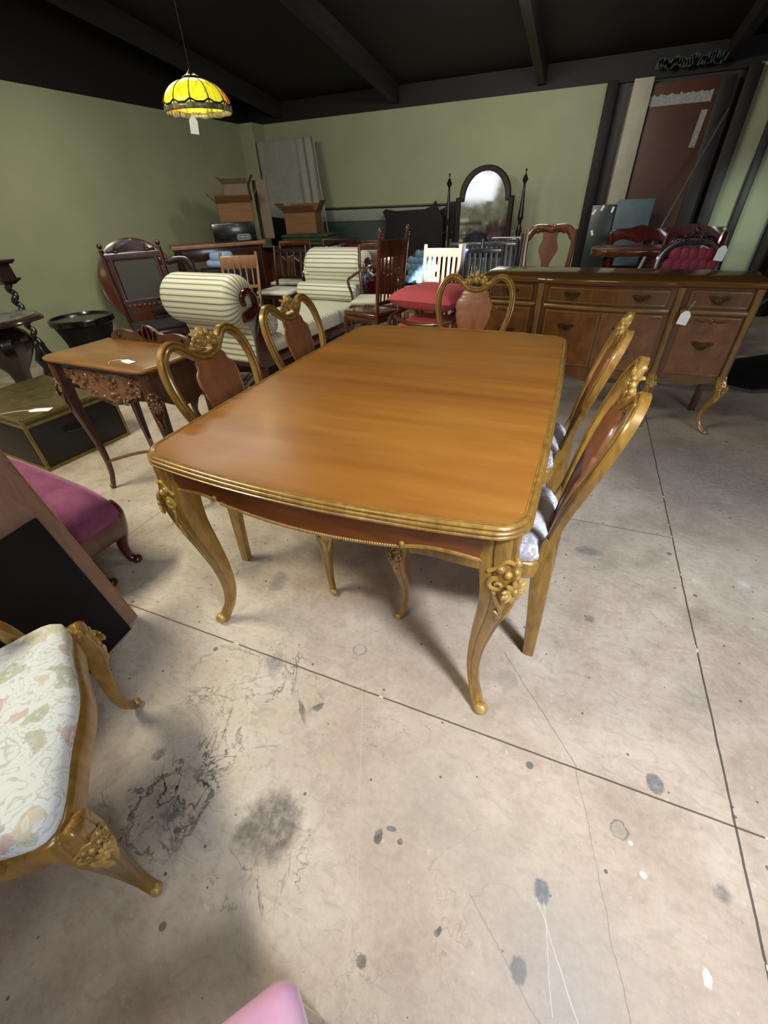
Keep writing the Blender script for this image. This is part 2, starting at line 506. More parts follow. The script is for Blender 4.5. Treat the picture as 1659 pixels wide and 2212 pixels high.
def line(p, q, wd, col, k, wob=0.004, wsc=4):
    global c
    px_, py_ = p
    qx, qy = q
    L = sqrt((qx - px_) ** 2 + (qy - py_) ** 2)
    ux, uy = (qx - px_) / L, (qy - py_) / L
    dx = t.math('SUBTRACT', X, px_)
    dy = t.math('SUBTRACT', Y, py_)
    al = t.math('ADD', t.math('MULTIPLY', dx, ux), t.math('MULTIPLY', dy, uy))
    pe = t.math('ADD', t.math('MULTIPLY', dx, -uy), t.math('MULTIPLY', dy, ux))
    pe = t.math('ADD', pe, t.math('MULTIPLY', t.math('SUBTRACT', t.noise(P, wsc, 4, 0.7), 0.5), wob * 2))
    on = t.math('MULTIPLY', t.math('GREATER_THAN', al, 0.0), t.math('LESS_THAN', al, L))
    e = t.math('MULTIPLY', t.math('LESS_THAN', t.math('ABSOLUTE', pe), wd), on)
    c = t.mix(t.math('MULTIPLY', e, k), c, col)
    return e


line((-0.42, 0.72), (-0.16, 0.10), 0.0014, '#b7a791', 0.5, 0.01, 5)
line((0.02, 0.96), (0.27, 0.66), 0.0013, '#6f6151', 0.7, 0.01, 6)
line((0.27, 0.66), (0.42, 0.05), 0.0012, '#6f6151', 0.5, 0.02, 5)
line((0.194, 0.33), (0.33, 0.10), 0.0013, '#c5c3c0', 0.6, 0.012, 6)
line((0.21, 0.33), (0.24, 0.16), 0.0012, '#c5c3c0', 0.5, 0.012, 6)
line((0.05, 0.28), (0.33, 0.05), 0.0012, '#7c7066', 0.5, 0.012, 6)
# sawn joints
j = line((-6, 0.652), (4, 0.652), 0.0025, '#4a3f36', 0.9, 0.002, 14)
j2 = line((0.645, -3), (0.645, 7.4), 0.0028, '#42382f', 0.9, 0.003, 10)
j3 = line((-1.838, 0.652), (-1.838, 7.4), 0.0018, '#5a4e42', 0.8, 0.002, 10)
j4 = line((-1.838, 1.845), (0.645, 1.845), 0.0022, '#54483d', 0.8, 0.002, 10)
crumb = t.math('MULTIPLY', t.math('MAXIMUM', j, j2), t.math('GREATER_THAN', t.noise(P, 16, 2), 0.66))
c = t.mix(crumb, c, '#c7bfae')
rg = t.ramp(mid, [(0.35, 0.42), (0.65, 0.66)])
jj = t.math('MAXIMUM', t.math('MAXIMUM', j, j2), t.math('MAXIMUM', j3, j4))
hgt = t.math('SUBTRACT', t.math('ADD', t.math('MULTIPLY', mid, 0.5), t.math('MULTIPLY', finen, 0.5)), t.math('MULTIPLY', jj, 2.0))
t.bump(hgt, 0.22, 0.003)
M['floor'] = t.fin(c, rg, spec=0.45)


# ------------------------------------------------------------------ mesh helpers
class MB:
    def __init__(s):
        s.b = bmesh.new()
        s.uvl = None

    def box(s, x0, x1, y0, y1, z0, z1, bev=0.0, seg=2, mat=None):
        g = bmesh.ops.create_cube(s.b, size=1)
        vs = g['verts']
        for v in vs:
            v.co = Vector(((x0 + x1) / 2 + v.co.x * (x1 - x0), (y0 + y1) / 2 + v.co.y * (y1 - y0), (z0 + z1) / 2 + v.co.z * (z1 - z0)))
        if bev > 0:
            es = list({e for v in vs for e in v.link_edges})
            r = bmesh.ops.bevel(s.b, geom=es, offset=bev, segments=seg, profile=0.5, affect='EDGES')
            vs = [v for v in r['verts'] if v.is_valid]
            vs = list({v for f in r['faces'] for v in f.verts} | set(vs))
        if mat is not None:
            for v in vs:
                v.co = mat @ v.co
        return s

    def ell(s, c, r, seg=12, rings=8, mat=None):
        g = bmesh.ops.create_uvsphere(s.b, u_segments=seg, v_segments=rings, radius=1)
        c = Vector(c)
        if isinstance(r, (int, float)):
            r = (r, r, r)
        for v in g['verts']:
            p = Vector((v.co.x * r[0], v.co.y * r[1], v.co.z * r[2]))
            if mat is not None:
                p = mat @ p
            v.co = c + p
        return s

    def rings(s, rs, caps=True, closed=False, uv=None, close_ring=True):
        """rs: list of rings (lists of Vector)"""
        vs = [[s.b.verts.new(p) for p in r] for r in rs]
        n = len(vs[0])
        m = len(vs)
        lay = None
        if uv:
            lay = s.b.loops.layers.uv.verify()
        for i in range(m if closed else m - 1):
            a, b = vs[i], vs[(i + 1) % m]
            for k in range(n if close_ring else n - 1):
                k2 = (k + 1) % n
                try:
                    f = s.b.faces.new((a[k], a[k2], b[k2], b[k]))
                except ValueError:
                    continue
                if lay:
                    for lp, (ii, kk) in zip(f.loops, ((i, k), (i, k + 1), (i + 1, k + 1), (i + 1, k))):
                        lp[lay].uv = uv(ii, kk)
        if caps and not closed and close_ring:
            for ii, r in ((0, list(reversed(vs[0]))), (m - 1, vs[-1])):
                try:
                    f = s.b.faces.new(r)
                    if lay:
                        for lp in f.loops:
                            lp[lay].uv = (0.5, 0.01)
                except ValueError:
                    pass
        return s

    def sweep(s, pts, rad, sec=None, up=None, n=10, closed=False, caps=True):
        """pts path; rad float, list, or list of (a,b); sec list of unit (u,v); up keeps v axis near up"""
        pts = [Vector(p) for p in pts]
        m = len(pts)
        if sec is None:
            sec = [(cos(2 * pi * k / n), sin(2 * pi * k / n)) for k in range(n)]
        rs = []
        prev = None
        for i, p in enumerate(pts):
            if closed:
                tg = (pts[(i + 1) % m] - pts[i - 1])
            else:
                tg = pts[min(i + 1, m - 1)] - pts[max(i - 1, 0)]
            tg.normalize()
            if up is not None:
                u_ = up[i] if isinstance(up, list) else up
                vv = Vector(u_)
                vv = vv - tg * vv.dot(tg)
                if vv.length < 1e-5:
                    vv = prev or tg.orthogonal()
                vv.normalize()
            else:
                if prev is None:
                    vv = tg.orthogonal().normalized()
                else:
                    vv = prev - tg * prev.dot(tg)
                    vv.normalize()
            prev = vv
            uu = tg.cross(vv).normalized()
            r = rad[i] if isinstance(rad, (list, tuple)) else rad
            ra, rb = (r, r) if isinstance(r, (int, float)) else r
            rs.append([p + uu * (a * ra) + vv * (b * rb) for a, b in sec])
        return s.rings(rs, caps=caps, closed=closed)

    def lathe(s, prof, c=(0, 0, 0), n=24, mat=None, wob=None):
        rs = []
        for r, z in prof:
            ring_ = []
            for k in range(n):
                a = 2 * pi * k / n
                rr = r * (wob(a, z) if wob else 1)
                p = Vector((rr * cos(a), rr * sin(a), z))
                if mat is not None:
                    p = mat @ p
                ring_.append(Vector(c) + p)
            rs.append(ring_)
        return s.rings(rs)

    def prism(s, outline, lo, hi, axis='z', bev=0.0, seg=2, mat=None):
        """outline 2D polygon extruded lo..hi along axis"""
        def mk(a, b, w_):
            if axis == 'z':
                return Vector((a, b, w_))
            if axis == 'y':
                return Vector((a, w_, b))
            return Vector((w_, a, b))
        A = [s.b.verts.new(mk(a, b, lo)) for a, b in outline]
        B = [s.b.verts.new(mk(a, b, hi)) for a, b in outline]
        fs = [s.b.faces.new(A), s.b.faces.new(list(reversed(B)))]
        n = len(A)
        for k in range(n):
            fs.append(s.b.faces.new((A[k], B[k], B[(k + 1) % n], A[(k + 1) % n])))
        vs = A + B
        if bev > 0:
            es = [e for e in set(fs[0].edges) | set(fs[1].edges)]
            r = bmesh.ops.bevel(s.b, geom=es, offset=bev, segments=seg, profile=0.5, affect='EDGES')
            vs = list({v for f in r['faces'] for v in f.verts} | {v for v in vs if v.is_valid})
        if mat is not None:
            for v in set(vs):
                if v.is_valid:
                    v.co = mat @ v.co
        return s

    def xf(s, mat):
        bmesh.ops.transform(s.b, matrix=mat, verts=s.b.verts)
        return s

    def obj(s, name, mat, parent=None, angle=40, loc=None, rot=None):
        bmesh.ops.recalc_face_normals(s.b, faces=s.b.faces)
        me = bpy.data.meshes.new(name)
        s.b.to_mesh(me)
        s.b.free()
        me.materials.append(mat)
        for p in me.polygons:
            p.use_smooth = True
        me.set_sharp_from_angle(angle=radians(angle))
        o = bpy.data.objects.new(name, me)
        COL.objects.link(o)
        if parent is not None:
            o.parent = parent
        if loc is not None:
            o.location = loc
        if rot is not None:
            o.rotation_euler = rot
        return o


def thing(name, label, cat, loc=(0, 0, 0), rz=0.0, group=None):
    o = bpy.data.objects.new(name, None)
    COL.objects.link(o)
    o.location = loc
    o.rotation_euler = (0, 0, rz)
    o.empty_display_size = 0.1
    tag(o, label, cat, group)
    return o


def tag(o, label, cat, group=None):
    o['label'] = label
    o['category'] = cat
    if group:
        o['group'] = group
    return o


def struct(o):
    o['kind'] = 'structure'
    return o


def dup(o, loc, rz, label, group=None):
    r = o.copy()
    COL.objects.link(r)
    r.location = loc
    r.rotation_euler = (o.rotation_euler.x, o.rotation_euler.y, rz)
    r['label'] = label
    if group:
        r['group'] = group
    for ch in list(o.children):
        cc = ch.copy()
        COL.objects.link(cc)
        cc.parent = r
        for g in list(ch.children):
            d = g.copy()
            COL.objects.link(d)
            d.parent = cc
    return r


def smooth(pts, n=6, closed=False):
    """Catmull-Rom through tuples of any length"""
    m = len(pts)
    out = []
    rng = m if closed else m - 1
    for i in range(rng):
        if closed:
            p0, p1, p2, p3 = pts[i - 1], pts[i], pts[(i + 1) % m], pts[(i + 2) % m]
        else:
            p0, p1, p2, p3 = pts[max(i - 1, 0)], pts[i], pts[i + 1], pts[min(i + 2, m - 1)]
        for k in range(n):
            u = k / n
            out.append(tuple(0.5 * (2 * b + (c_ - a_) * u + (2 * a_ - 5 * b + 4 * c_ - d) * u * u + (3 * b - a_ - 3 * c_ + d) * u ** 3)
                             for a_, b, c_, d in zip(p0, p1, p2, p3)))
    if not closed:
        out.append(tuple(pts[-1]))
    return out


def supere(n=16, p=3.5):
    o = []
    for k in range(n):
        a = 2 * pi * (k + 0.5) / n
        ca, sa = cos(a), sin(a)
        r = (abs(ca) ** p + abs(sa) ** p) ** (-1 / p)
        o.append((ca * r, sa * r))
    return o


REED = [(-1, -1), (1, -1), (1, 0.25), (0.82, 0.55), (0.62, 0.62), (0.5, 0.45), (0.38, 0.82), (0.15, 1), (-0.15, 1), (-0.38, 0.82), (-0.5, 0.45), (-0.62, 0.62), (-0.82, 0.55), (-1, 0.25)]


def frame_of(nrm, up=(0, 0, 1)):
    z = Vector(nrm).normalized()
    u = Vector(up)
    y = u - z * u.dot(z)
    if y.length < 1e-4:
        y = z.orthogonal()
    y.normalize()
    x = y.cross(z)
    return Matrix((x, y, z)).transposed()


def flower(mb, c_, nrm, r, petals=9, up=(0, 0, 1)):
    Fm = frame_of(nrm, up)
    c_ = Vector(c_)
    for k in range(petals):
        a = 2 * pi * k / petals
        R_ = Fm @ Matrix.Rotation(a, 3, 'Z')
        mb.ell(c_ + R_ @ Vector((r * 0.62, 0, r * 0.08)), (r * 0.42, r * 0.2, r * 0.16), 8, 5, R_)
    mb.ell(c_ + Fm @ Vector((0, 0, r * 0.16)), (r * 0.3, r * 0.3, r * 0.22), 10, 6, Fm)


def scroll(mb, c_, nrm, up, r, turns=1.3, th=0.3, flip=1, tail=None):
    Fm = frame_of(nrm, up)
    c_ = Vector(c_)
    pts, rad = [], []
    n = 18
    for k in range(n + 1):
        u = k / n
        a = u * turns * 2 * pi
        rr = r * (0.15 + 0.85 * u)
        pts.append(c_ + Fm @ Vector((flip * rr * cos(a), rr * sin(a), 0)))
        rad.append(r * th * (0.55 + 0.45 * u))
    if tail:
        for q in tail:
            pts.append(c_ + Fm @ Vector((flip * q[0] * r, q[1] * r, 0)))
            rad.append(rad[-1] * 0.8)
    mb.sweep(pts, rad, n=7)


def leaf(mb, pts, w_):
    pts = smooth(pts, 4)
    m = len(pts)
    rad = [(w_ * (sin(pi * min(1, (i + 0.6) / m)) ** 0.6), w_ * 0.35 + 0.0005) for i in range(m)]
    mb.sweep(pts, rad, n=8)


def price_tag(name, label, top, nrm, h=0.075, w_=0.036, strg=None, lines=True, swing=0.0):
    """card tag hanging from top point, string of given points"""
    e = thing(name, label, 'tag', top)
    m = MB()
    out = [(-w_ / 2, -h), (w_ / 2, -h), (w_ / 2, -h * 0.25), (w_ * 0.2, 0), (-w_ * 0.2, 0), (-w_ / 2, -h * 0.25)]
    m.prism(out, -0.0006, 0.0006, 'y')
    rz = atan2(nrm[1], nrm[0]) + pi / 2
    Rm = Matrix.Rotation(rz, 4, 'Z') @ Matrix.Rotation(swing, 4, 'Y')
    m.xf(Rm)
    m.obj('card', M['paper'], e)
    if strg:
        m = MB()
        m.sweep(smooth([tuple(Vector(p) - Vector(top)) for p in strg], 5), 0.0009, n=5)
        m.obj('string', M['string'], e)
    return e


def mapv(x0, x1, y):
    return [(x0, y), (x1, y)]


# ------------------------------------------------------------------ the building
HZ = 2.30
WY = 7.4
WX = -5.2
m = MB(); m.box(-5.4, 3.6, -4.0, 8.0, -0.1, 0.0); struct(m.obj('floor', M['floor']))
m = MB(); m.box(WX - 0.15, WX, -4.0, WY, 0, HZ); struct(m.obj('wall_left', M['wall']))
m = MB()
m.box(WX - 0.15, -0.10, WY, WY + 0.15, 0, HZ)
struct(m.obj('wall_back', M['wall']))
m = MB(); m.box(1.36, 1.98, WY, WY + 0.15, 0, HZ + 0.02); struct(m.obj('wall_back_right', M['wall']))
m = MB(); m.box(2.0, 3.6, WY - 0.3, WY, 0, HZ); struct(m.obj('wall_dark_end', M['darkframe']))
m = MB(); m.box(-0.10, 1.36, WY + 0.06, WY + 0.12, 0, HZ + 0.1); struct(m.obj('wall_recess', M['darkframe']))
# bend in the left back corner: a boxed pipe chase
m = MB(); m.box(WX, WX + 0.24, WY - 0.30, WY, 0, HZ); struct(m.obj('wall_corner_chase', M['wall']))
m = MB(); m.box(-4.0, -1.9, WY - 0.05, WY, 0, 1.05); struct(m.obj('trim_1', plain('blue_grey_dado', '#3a4642', 0.6)))
m = MB(); m.box(-4.0, -1.9, WY - 0.07, WY, 1.05, 1.20, 0.004); struct(m.obj('trim_2', M['sheet2']))
m = MB(); m.box(-4.05, -1.9, WY - 0.09, WY, 1.215, 1.235, 0.004); struct(m.obj('trim_3', plain('dark_pipe_paint', '#4c4c38', 0.5)))
m = MB(); m.box(1.60, 1.68, WY - 0.06, WY, 0, HZ, 0.004); struct(m.obj('trim_4', M['darkframe']))
m = MB(); m.box(-0.12, 0.0, WY - 0.12, WY + 0.05, 0, HZ, 0.004); struct(m.obj('trim_5', M['blackmatt']))
m = MB(); m.box(1.24, 1.37, WY - 0.10, WY + 0.05, 0, HZ, 0.004); struct(m.obj('trim_6', M['darkframe']))
SL = 0.126


def roofz(y):
    return HZ + 0.05 + SL * (WY - y)


m = MB()
o_ = [(-4.0, roofz(-4.0) + 0.18), (8.0, roofz(8.0) + 0.18), (8.0, roofz(8.0) + 0.26), (-4.0, roofz(-4.0) + 0.26)]
m.prism(o_, -5.4, 3.6, 'x'); struct(m.obj('ceiling', M['ceiling']))
m = MB(); m.box(WX - 0.15, WX - 0.02, -4, WY, HZ, 4.0); struct(m.obj('wall_left_gable', M['ceiling']))
m = MB(); m.box(-5.4, 3.6, WY + 0.02, WY + 0.14, HZ - 0.01, HZ + 0.3); struct(m.obj('trim_7', M['ceiling']))
for i, bx in enumerate((-4.65, -2.77, -0.87, 1.05)):
    m = MB()
    m.prism([(-4.0, roofz(-4.0)), (WY, roofz(WY)), (WY, roofz(WY) + 0.18), (-4.0, roofz(-4.0) + 0.18)], bx - 0.045, bx + 0.045, 'x')
    struct(m.obj('trim_%d' % (8 + i), M['beam']))
# opening side: dark wall far right, wall behind the camera with a wide door opening
m = MB(); m.box(3.5, 3.6, 2.4, 7.4, 0, 2.9)
m.box(3.5, 3.6, -4.0, -3.2, 0, 3.8); struct(m.obj('wall_right', M['ceiling']))
m = MB(); m.box(-5.4, -1.2, -4.1, -4.0, 0, 4.0)
m.box(2.9, 3.6, -4.1, -4.0, 0, 4.0)
m.box(-1.2, 2.9, -4.1, -4.0, 2.6, 4.0); struct(m.obj('wall_front', M['wall']))

# ------------------------------------------------------------------ doorway clutter
m = MB(); m.box(0.16, 0.36, 7.26, 7.29, 0.95, 2.29, 0.003)
o = m.obj('white_plank', M['whitepaint'])
tag(o, 'dirty white painted plank standing upright against the brown door panel', 'plank')
e = thing('door_panel', 'tall brown hardboard door leaf with torn white tape round its top edge', 'door', (0.66, 7.34, 0))
m = MB(); m.box(-0.52, 0.46, -0.02, 0.02, 0.01, 2.24, 0.003); m.obj('leaf', M['doorbrown'], e)
m = MB(); m.box(0.36, 0.50, -0.035, -0.02, 0.01, 2.24, 0.003); m.obj('stile', M['darkframe'], e)
tapem = MB()
tp, bt = [], []
for k in range(41):
    x = -0.30 + 0.62 * k / 40
    tp.append((x, 2.135 + 0.02 * noise.noise(Vector((x * 45, 0, 0))) + 0.006 * sin(k)))
    bt.append((x, 2.045))
tapem.prism(bt + tp[::-1], -0.024, -0.021, 'y')
tapem.prism([(0.26, 1.98), (0.32, 1.98), (0.30, 1.66), (0.24, 1.66)], -0.026, -0.021, 'y')
tapem.obj('torn_tape', plain('torn_white_tape', '#8f8f8a', 0.7, vary=0.3, scale=60), e)
m = MB(); m.box(0.28, 0.68, 6.98, 7.01, 0.50, 1.20, 0.004)
o = m.obj('blue_board', M['greyboard'], rot=None)
tag(o, 'scuffed blue grey painted board standing below the white plank in the doorway', 'board')
m = MB(); m.box(0.0, 0.34, 7.05, 7.2, 0.0, 1.15, 0.004)
e = thing('glass_cabinet', 'dark narrow cabinet in the left of the doorway, bits of paper stuck on it', 'cabinet', (0, 0, 0))
m.obj('cabinet_body', plain('dark_green_grey_paint', '#22292a', 0.35, vary=0.4, scale=5), e)
for (px_, pz, a) in ((0.03, 1.08, 0.5), (0.12, 1.12, 0.4), (0.06, 0.86, -0.4), (0.24, 1.1, 0.2)):
    m = MB(); m.box(-0.013, 0.013, 7.045, 7.049, -0.03, 0.03, mat=Matrix.Translation((px_, 0, pz)) @ Matrix.Rotation(a, 4, 'Y'))
    m.obj('paper_scrap', M['paper'], e)
# pole leaning in the doorway
m = MB()
m.sweep([(0.62, 6.3, 0.45), (0.80, 6.62, 0.98), (1.16, 7.2, 1.96)], 0.011, n=8)
e = thing('long_pole', 'long thin grey metal pole leaning across the doorway', 'pole', (0, 0, 0))
m.obj('shaft', M['steel'], e)
m = MB(); m.sweep([(0.60, 6.265, 0.39), (0.70, 6.45, 0.69)], 0.018, n=8); m.obj('grip', plain('pale_tape_grip', '#8b878d', 0.6), e)
m = MB(); m.sweep([(0.70, 6.45, 0.69), (0.71, 6.465, 0.715)], 0.021, n=8); m.obj('clamp', M['black'], e)
# dusty paper garland scrap on the lintel
m = MB()
for k in range(26):
    x = 0.36 + 0.62 * k / 25
    m.box(-0.02, 0.02, -0.004, 0.004, -0.03 - 0.02 * random.random(), 0.02 + 0.03 * random.random(), 0, mat=Matrix.Translation((x, 7.25, 2.38 + 0.012 * sin(k))) @ Matrix.Rotation(random.uniform(-0.6, 0.6), 4, 'Y'))
o = m.obj('torn_paper_strip', plain('dusty_grey_paper', '#3d4443', 0.9, vary=0.4, scale=30))
tag(o, 'ragged dusty grey paper strip stuck above the brown door panel', 'paper')
# dark bundle of rolled goods at far right
m = MB()
for k, (x, y, r, h_) in enumerate(((2.14, 6.85, 0.10, 1.75), (2.36, 6.75, 0.09, 1.6), (2.60, 6.65, 0.11, 1.8))):
    m.lathe([(r * 0.9, 0.0), (r, 0.02), (r, h_ - 0.02), (r * 0.8, h_)], (x, y, 0), 16)
    o = m.obj('rolled_carpet', M['darkframe'] if k != 1 else plain('grey_mauve_carpet', '#4a4048', 0.9))
    tag(o, ['dark brown upright carpet roll beside the right green wall strip', 'grey mauve upright carpet roll between two dark rolls at far right', 'dark brown upright carpet roll furthest to the right'][k], 'carpet roll', 'carpet rolls at the right end wall')
    m = MB()

# ------------------------------------------------------------------ dining table
TBL = thing('dining_table', 'large honey brown dining table with gold moulded edge and carved cabriole legs', 'table', (-0.52, 1.455, 0))
HX, HY = 0.535, 0.765


def table_outline(ins=0.0, n=10, bow=0.045, sidebow=0.012, rc=0.07):
    hx, hy = HX - ins, HY - ins
    pts = []
    rc = max(rc - ins * 0.6, 0.02)
    # corners counter-clockwise starting right-front
    for (cx, cy, a0) in ((hx - rc, -hy + rc, -pi / 2), (hx - rc, hy - rc, 0), (-hx + rc, hy - rc, pi / 2), (-hx + rc, -hy + rc, pi)):
        for k in range(n + 1):
            a = a0 + (pi / 2) * k / n
            pts.append((cx + rc * cos(a), cy + rc * sin(a)))
    # subdivide long edges then bow them
    out = []
    m_ = len(pts)
    for i in range(m_):
        p, q = pts[i], pts[(i + 1) % m_]
        L = sqrt((p[0] - q[0]) ** 2 + (p[1] - q[1]) ** 2)
        k = max(1, int(L / 0.05))
        for u in range(k):
            out.append((p[0] + (q[0] - p[0]) * u / k, p[1] + (q[1] - p[1]) * u / k))
    res = []
    for x, y in out:
        sy = max(-1, min(1, y / hy))
        sx = max(-1, min(1, x / hx))
        yy = y + (1 if y > 0 else -1) * bow * (1 - sx * sx) * (abs(sy) ** 6)
        xx = x + (1 if x > 0 else -1) * sidebow * (1 - sy * sy) * (abs(sx) ** 6)
        res.append((xx, yy))
    return res


prof = [(0.020, 0.727), (0.004, 0.728), (0.0, 0.7315), (0.0, 0.735), (0.004, 0.7375), (0.005, 0.739), (0.0012, 0.741), (0.0005, 0.746), (0.003, 0.749), (0.0065, 0.7497), (0.0068, 0.7505), (0.0048, 0.7525), (0.0065, 0.7565), (0.0105, 0.7585), (0.0145, 0.7575), (0.0170, 0.7552), (0.0190, 0.7556), (0.0212, 0.7556), (0.0220, 0.7542)]
m = MB()
m.rings([[Vector((x, y, z)) for x, y in table_outline(i)] for i, z in prof], caps=False)
m.obj('edge_moulding', M['gilt'], TBL, 50)
m = MB()
m.prism(table_outline(0.0220), 0.728, 0.7555, 'z', 0.001, 1)
m.obj('tabletop', M['honey'], TBL)
# seam between the leaves
for yy in ():
    pass


def apron_low(u):
    """scalloped lower edge, u 0..1 across"""
    s = abs(u - 0.5) * 2
    if s < 0.58:
        return 0.652 - 0.010 * cos(s / 0.58 * pi / 2)
    q = (s - 0.58) / 0.42
    return 0.654 + 0.014 * sin(q * pi) * (1 - 0.6 * q) - 0.014 * q * q


def apron(side):
    m = MB()
    mo = MB()
    N = 48
    pts = []
    for k in range(N + 1):
        u = k / N
        if side in ('f', 'b'):
            x = (u - 0.5) * 2 * (HX - 0.084)
            y = -(HY - 0.020) - 0.043 * (1 - ((u - 0.5) * 2) ** 2)
            pts.append((x, y, apron_low(u), u))
        else:
            y = (u - 0.5) * 2 * (HY - 0.084)
            x = (HX - 0.020) + 0.008 * (1 - ((u - 0.5) * 2) ** 2)
            pts.append((x, y, apron_low(u), u))
    sgn = {'f': 1, 'b': -1, 'r': 1, 'l': -1}[side]
    rs = []
    rope = []
    for (x, y, z, u) in pts:
        x *= sgn
        y *= sgn
        if side in ('f', 'b'):
            inn = (x, y + 0.02 * sgn)
        else:
            inn = (x - 0.02 * sgn, y)
        rs.append([Vector((x, y, z)), Vector((x, y, 0.730)), Vector((inn[0], inn[1], 0.730)), Vector((inn[0], inn[1], z))])
        rope.append(Vector((x, y, z)))
    m.rings(rs)
    a = m.obj('apron', M['apron'], TBL)
    # rope bead along the middle, plain bead on the flanks
    for i, p in enumerate(rope):
        s = abs(i / N - 0.5) * 2
        if s <= 0.6 and i < N:
            q = rope[i + 1]
            for w_ in range(3):
                c_ = p.lerp(q, (w_ + 0.5) / 3)
                mo.ell(c_, 0.0052, 7, 5)
    for rng in (range(0, int(N * 0.2) + 1), range(int(N * 0.8), N + 1)):
        mo.sweep([rope[i] for i in rng], 0.005, n=8)
    for i in (int(N * 0.2), int(N * 0.8)):
        mo.ell(rope[i] + Vector((0, 0, 0.008)), 0.008, 10, 6)
        mo.ell(rope[i] + Vector((0, 0, 0.0)), 0.006, 10, 6)
    mo.obj('bead', M['gilt'], a)


for s in 'fbrl':
    apron(s)


def cabriole(parent, cx, cy, dx, dy, h, sc=1.0, name='leg', mat=None, carve=None, knee=0.05, topw=0.045, out=0.03, floor=0.0, ornate=True):
    """leg in parent's space; (cx,cy) post centre, (dx,dy) outward unit diagonal, h top height"""
    D = Vector((dx, dy, 0)).normalized()
    # the rounded top end of the post is let into the rail or top above it
    # t: height fraction, offset along D, radius across / along
    key = [(1.00, -0.006, topw * 0.55, topw * 0.55), (0.985, -0.002, topw * 0.86, topw * 0.86), (0.96, 0.0, topw, topw), (0.92, 0.0, topw, topw), (0.86, 0.004, topw * 1.02, topw * 1.05), (0.78, 0.010, topw * 0.98, topw * 1.02),
           (0.66, 0.006, topw * 0.82, topw * 0.86), (0.52, -0.006, topw * 0.68, topw * 0.70), (0.38, -0.016, topw * 0.55, topw * 0.56),
           (0.24, -0.018, topw * 0.45, topw * 0.45), (0.13, -0.008, topw * 0.37, topw * 0.38), (0.07, 0.006, topw * 0.36, topw * 0.38), (0.03, 0.016, topw * 0.36, topw * 0.36), (0.004, 0.018, topw * 0.30, topw * 0.28)]
    key = smooth([(a, b * sc * (out / 0.03), c_, d) for a, b, c_, d in key], 4)
    m = MB()
    pts = [Vector((cx, cy, floor + a * (h - floor))) + D * b for a, b, c_, d in key]
    rad = [(c_, d) for a, b, c_, d in key]
    n = 48 if ornate and topw > 0.028 else 24
    sec = []
    for k in range(n):
        a = 2 * pi * k / n
        ca, sa = cos(a), sin(a)
        r = 1 / (abs(ca) + abs(sa)) ** 0.75 * 1.18
        ph = abs(math.degrees(a) - 90)
        if n == 48:
            r *= 1 - 0.09 * (abs(ph - 60) < 4) - 0.06 * (abs(ph - 7.5) < 4)
        sec.append((ca * r, sa * r))
    m.sweep(pts, rad, sec=sec, up=D)
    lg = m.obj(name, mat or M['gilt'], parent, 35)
    # scroll toe
    m = MB()
    foot = Vector((cx, cy, floor)) + D * (0.026 * sc * out / 0.03)
    side = Vector((-D.y, D.x, 0))
    r = topw * 0.50
    for s in (-1, 1):
        scroll(m, foot + side * (r * 0.35 * s) + Vector((0, 0, r * 1.05)), side * s, (0, 0, 1), r * 0.9, 1.1, 0.38, s)
    m.ell(foot + Vector((0, 0, r * 0.95)), (r * 0.95, r * 0.95, r * 0.9), 12, 8)
    m.obj('scroll_foot', carve or M['carve'], lg)
    if ornate:
        m = MB()
        kz = floor + 0.80 * (h - floor)
        tw = topw
        S = Vector((-D.y, D.x, 0))

        def on(u, z, lift=0.0):
            """point on the knee surface: u in -1..1 across, z height"""
            fr = (z - floor) / (h - floor)
            import bisect
            best = min(key, key=lambda q: abs(q[0] - fr))
            base = Vector((cx, cy, z)) + D * best[1]
            ang = u * 1.25
            rr = best[2] * (1.02 + lift) * (1.18 / (abs(cos(ang)) + abs(sin(ang))) ** 0.75)
            return base + D * (cos(ang) * rr) + S * (sin(ang) * rr), (D * cos(ang) + S * sin(ang))
        p, nn = on(0.0, kz)
        flower(m, p, nn, 0.036 * sc, 11)
        for s in (-1, 1):
            p, nn = on(0.62 * s, kz + 0.008)
            scroll(m, p, nn, (0, 0, 1), 0.021 * sc, 1.25, 0.32, s)
            L = [on(0.75 * s, kz - 0.012, 0.02)[0], on(0.55 * s, kz - 0.045 * sc, 0.03)[0], on(0.3 * s, kz - 0.075 * sc, 0.03)[0], on(0.1 * s, kz - 0.12 * sc, 0.02)[0]]
            leaf(m, [tuple(q) for q in L], 0.0125 * sc)
            L = [on(0.5 * s, kz - 0.085 * sc, 0.05)[0], on(0.3 * s, kz - 0.10 * sc, 0.04)[0], on(0.12 * s, kz - 0.145 * sc, 0.0)[0]]
            leaf(m, [tuple(q) for q in L], 0.010 * sc)
            p, nn = on(0.45 * s, kz + 0.052 * sc)
            m.ell(p, 0.011 * sc, 8, 6)
            p, nn = on(0.18 * s, kz + 0.040 * sc)
            m.ell(p, 0.010 * sc, 8, 6)
            L = [on(0.95 * s, kz + 0.04 * sc, 0.0)[0], on(0.6 * s, kz + 0.055 * sc, 0.01)[0], on(0.25 * s, kz + 0.075 * sc, 0.01)[0], on(0.0, kz + 0.072 * sc, 0.0)[0]]
            m.sweep(smooth([tuple(q) for q in L], 4), 0.005 * sc, n=6)
        m.obj('carving', carve or M['carve'], lg)
    return lg


for sx_, sy_ in ((1, -1), (1, 1), (-1, 1), (-1, -1)):
    cabriole(TBL, sx_ * (HX - 0.058), sy_ * (HY - 0.058), sx_, sy_, 0.728, 1.0, topw=0.046, out=0.045)


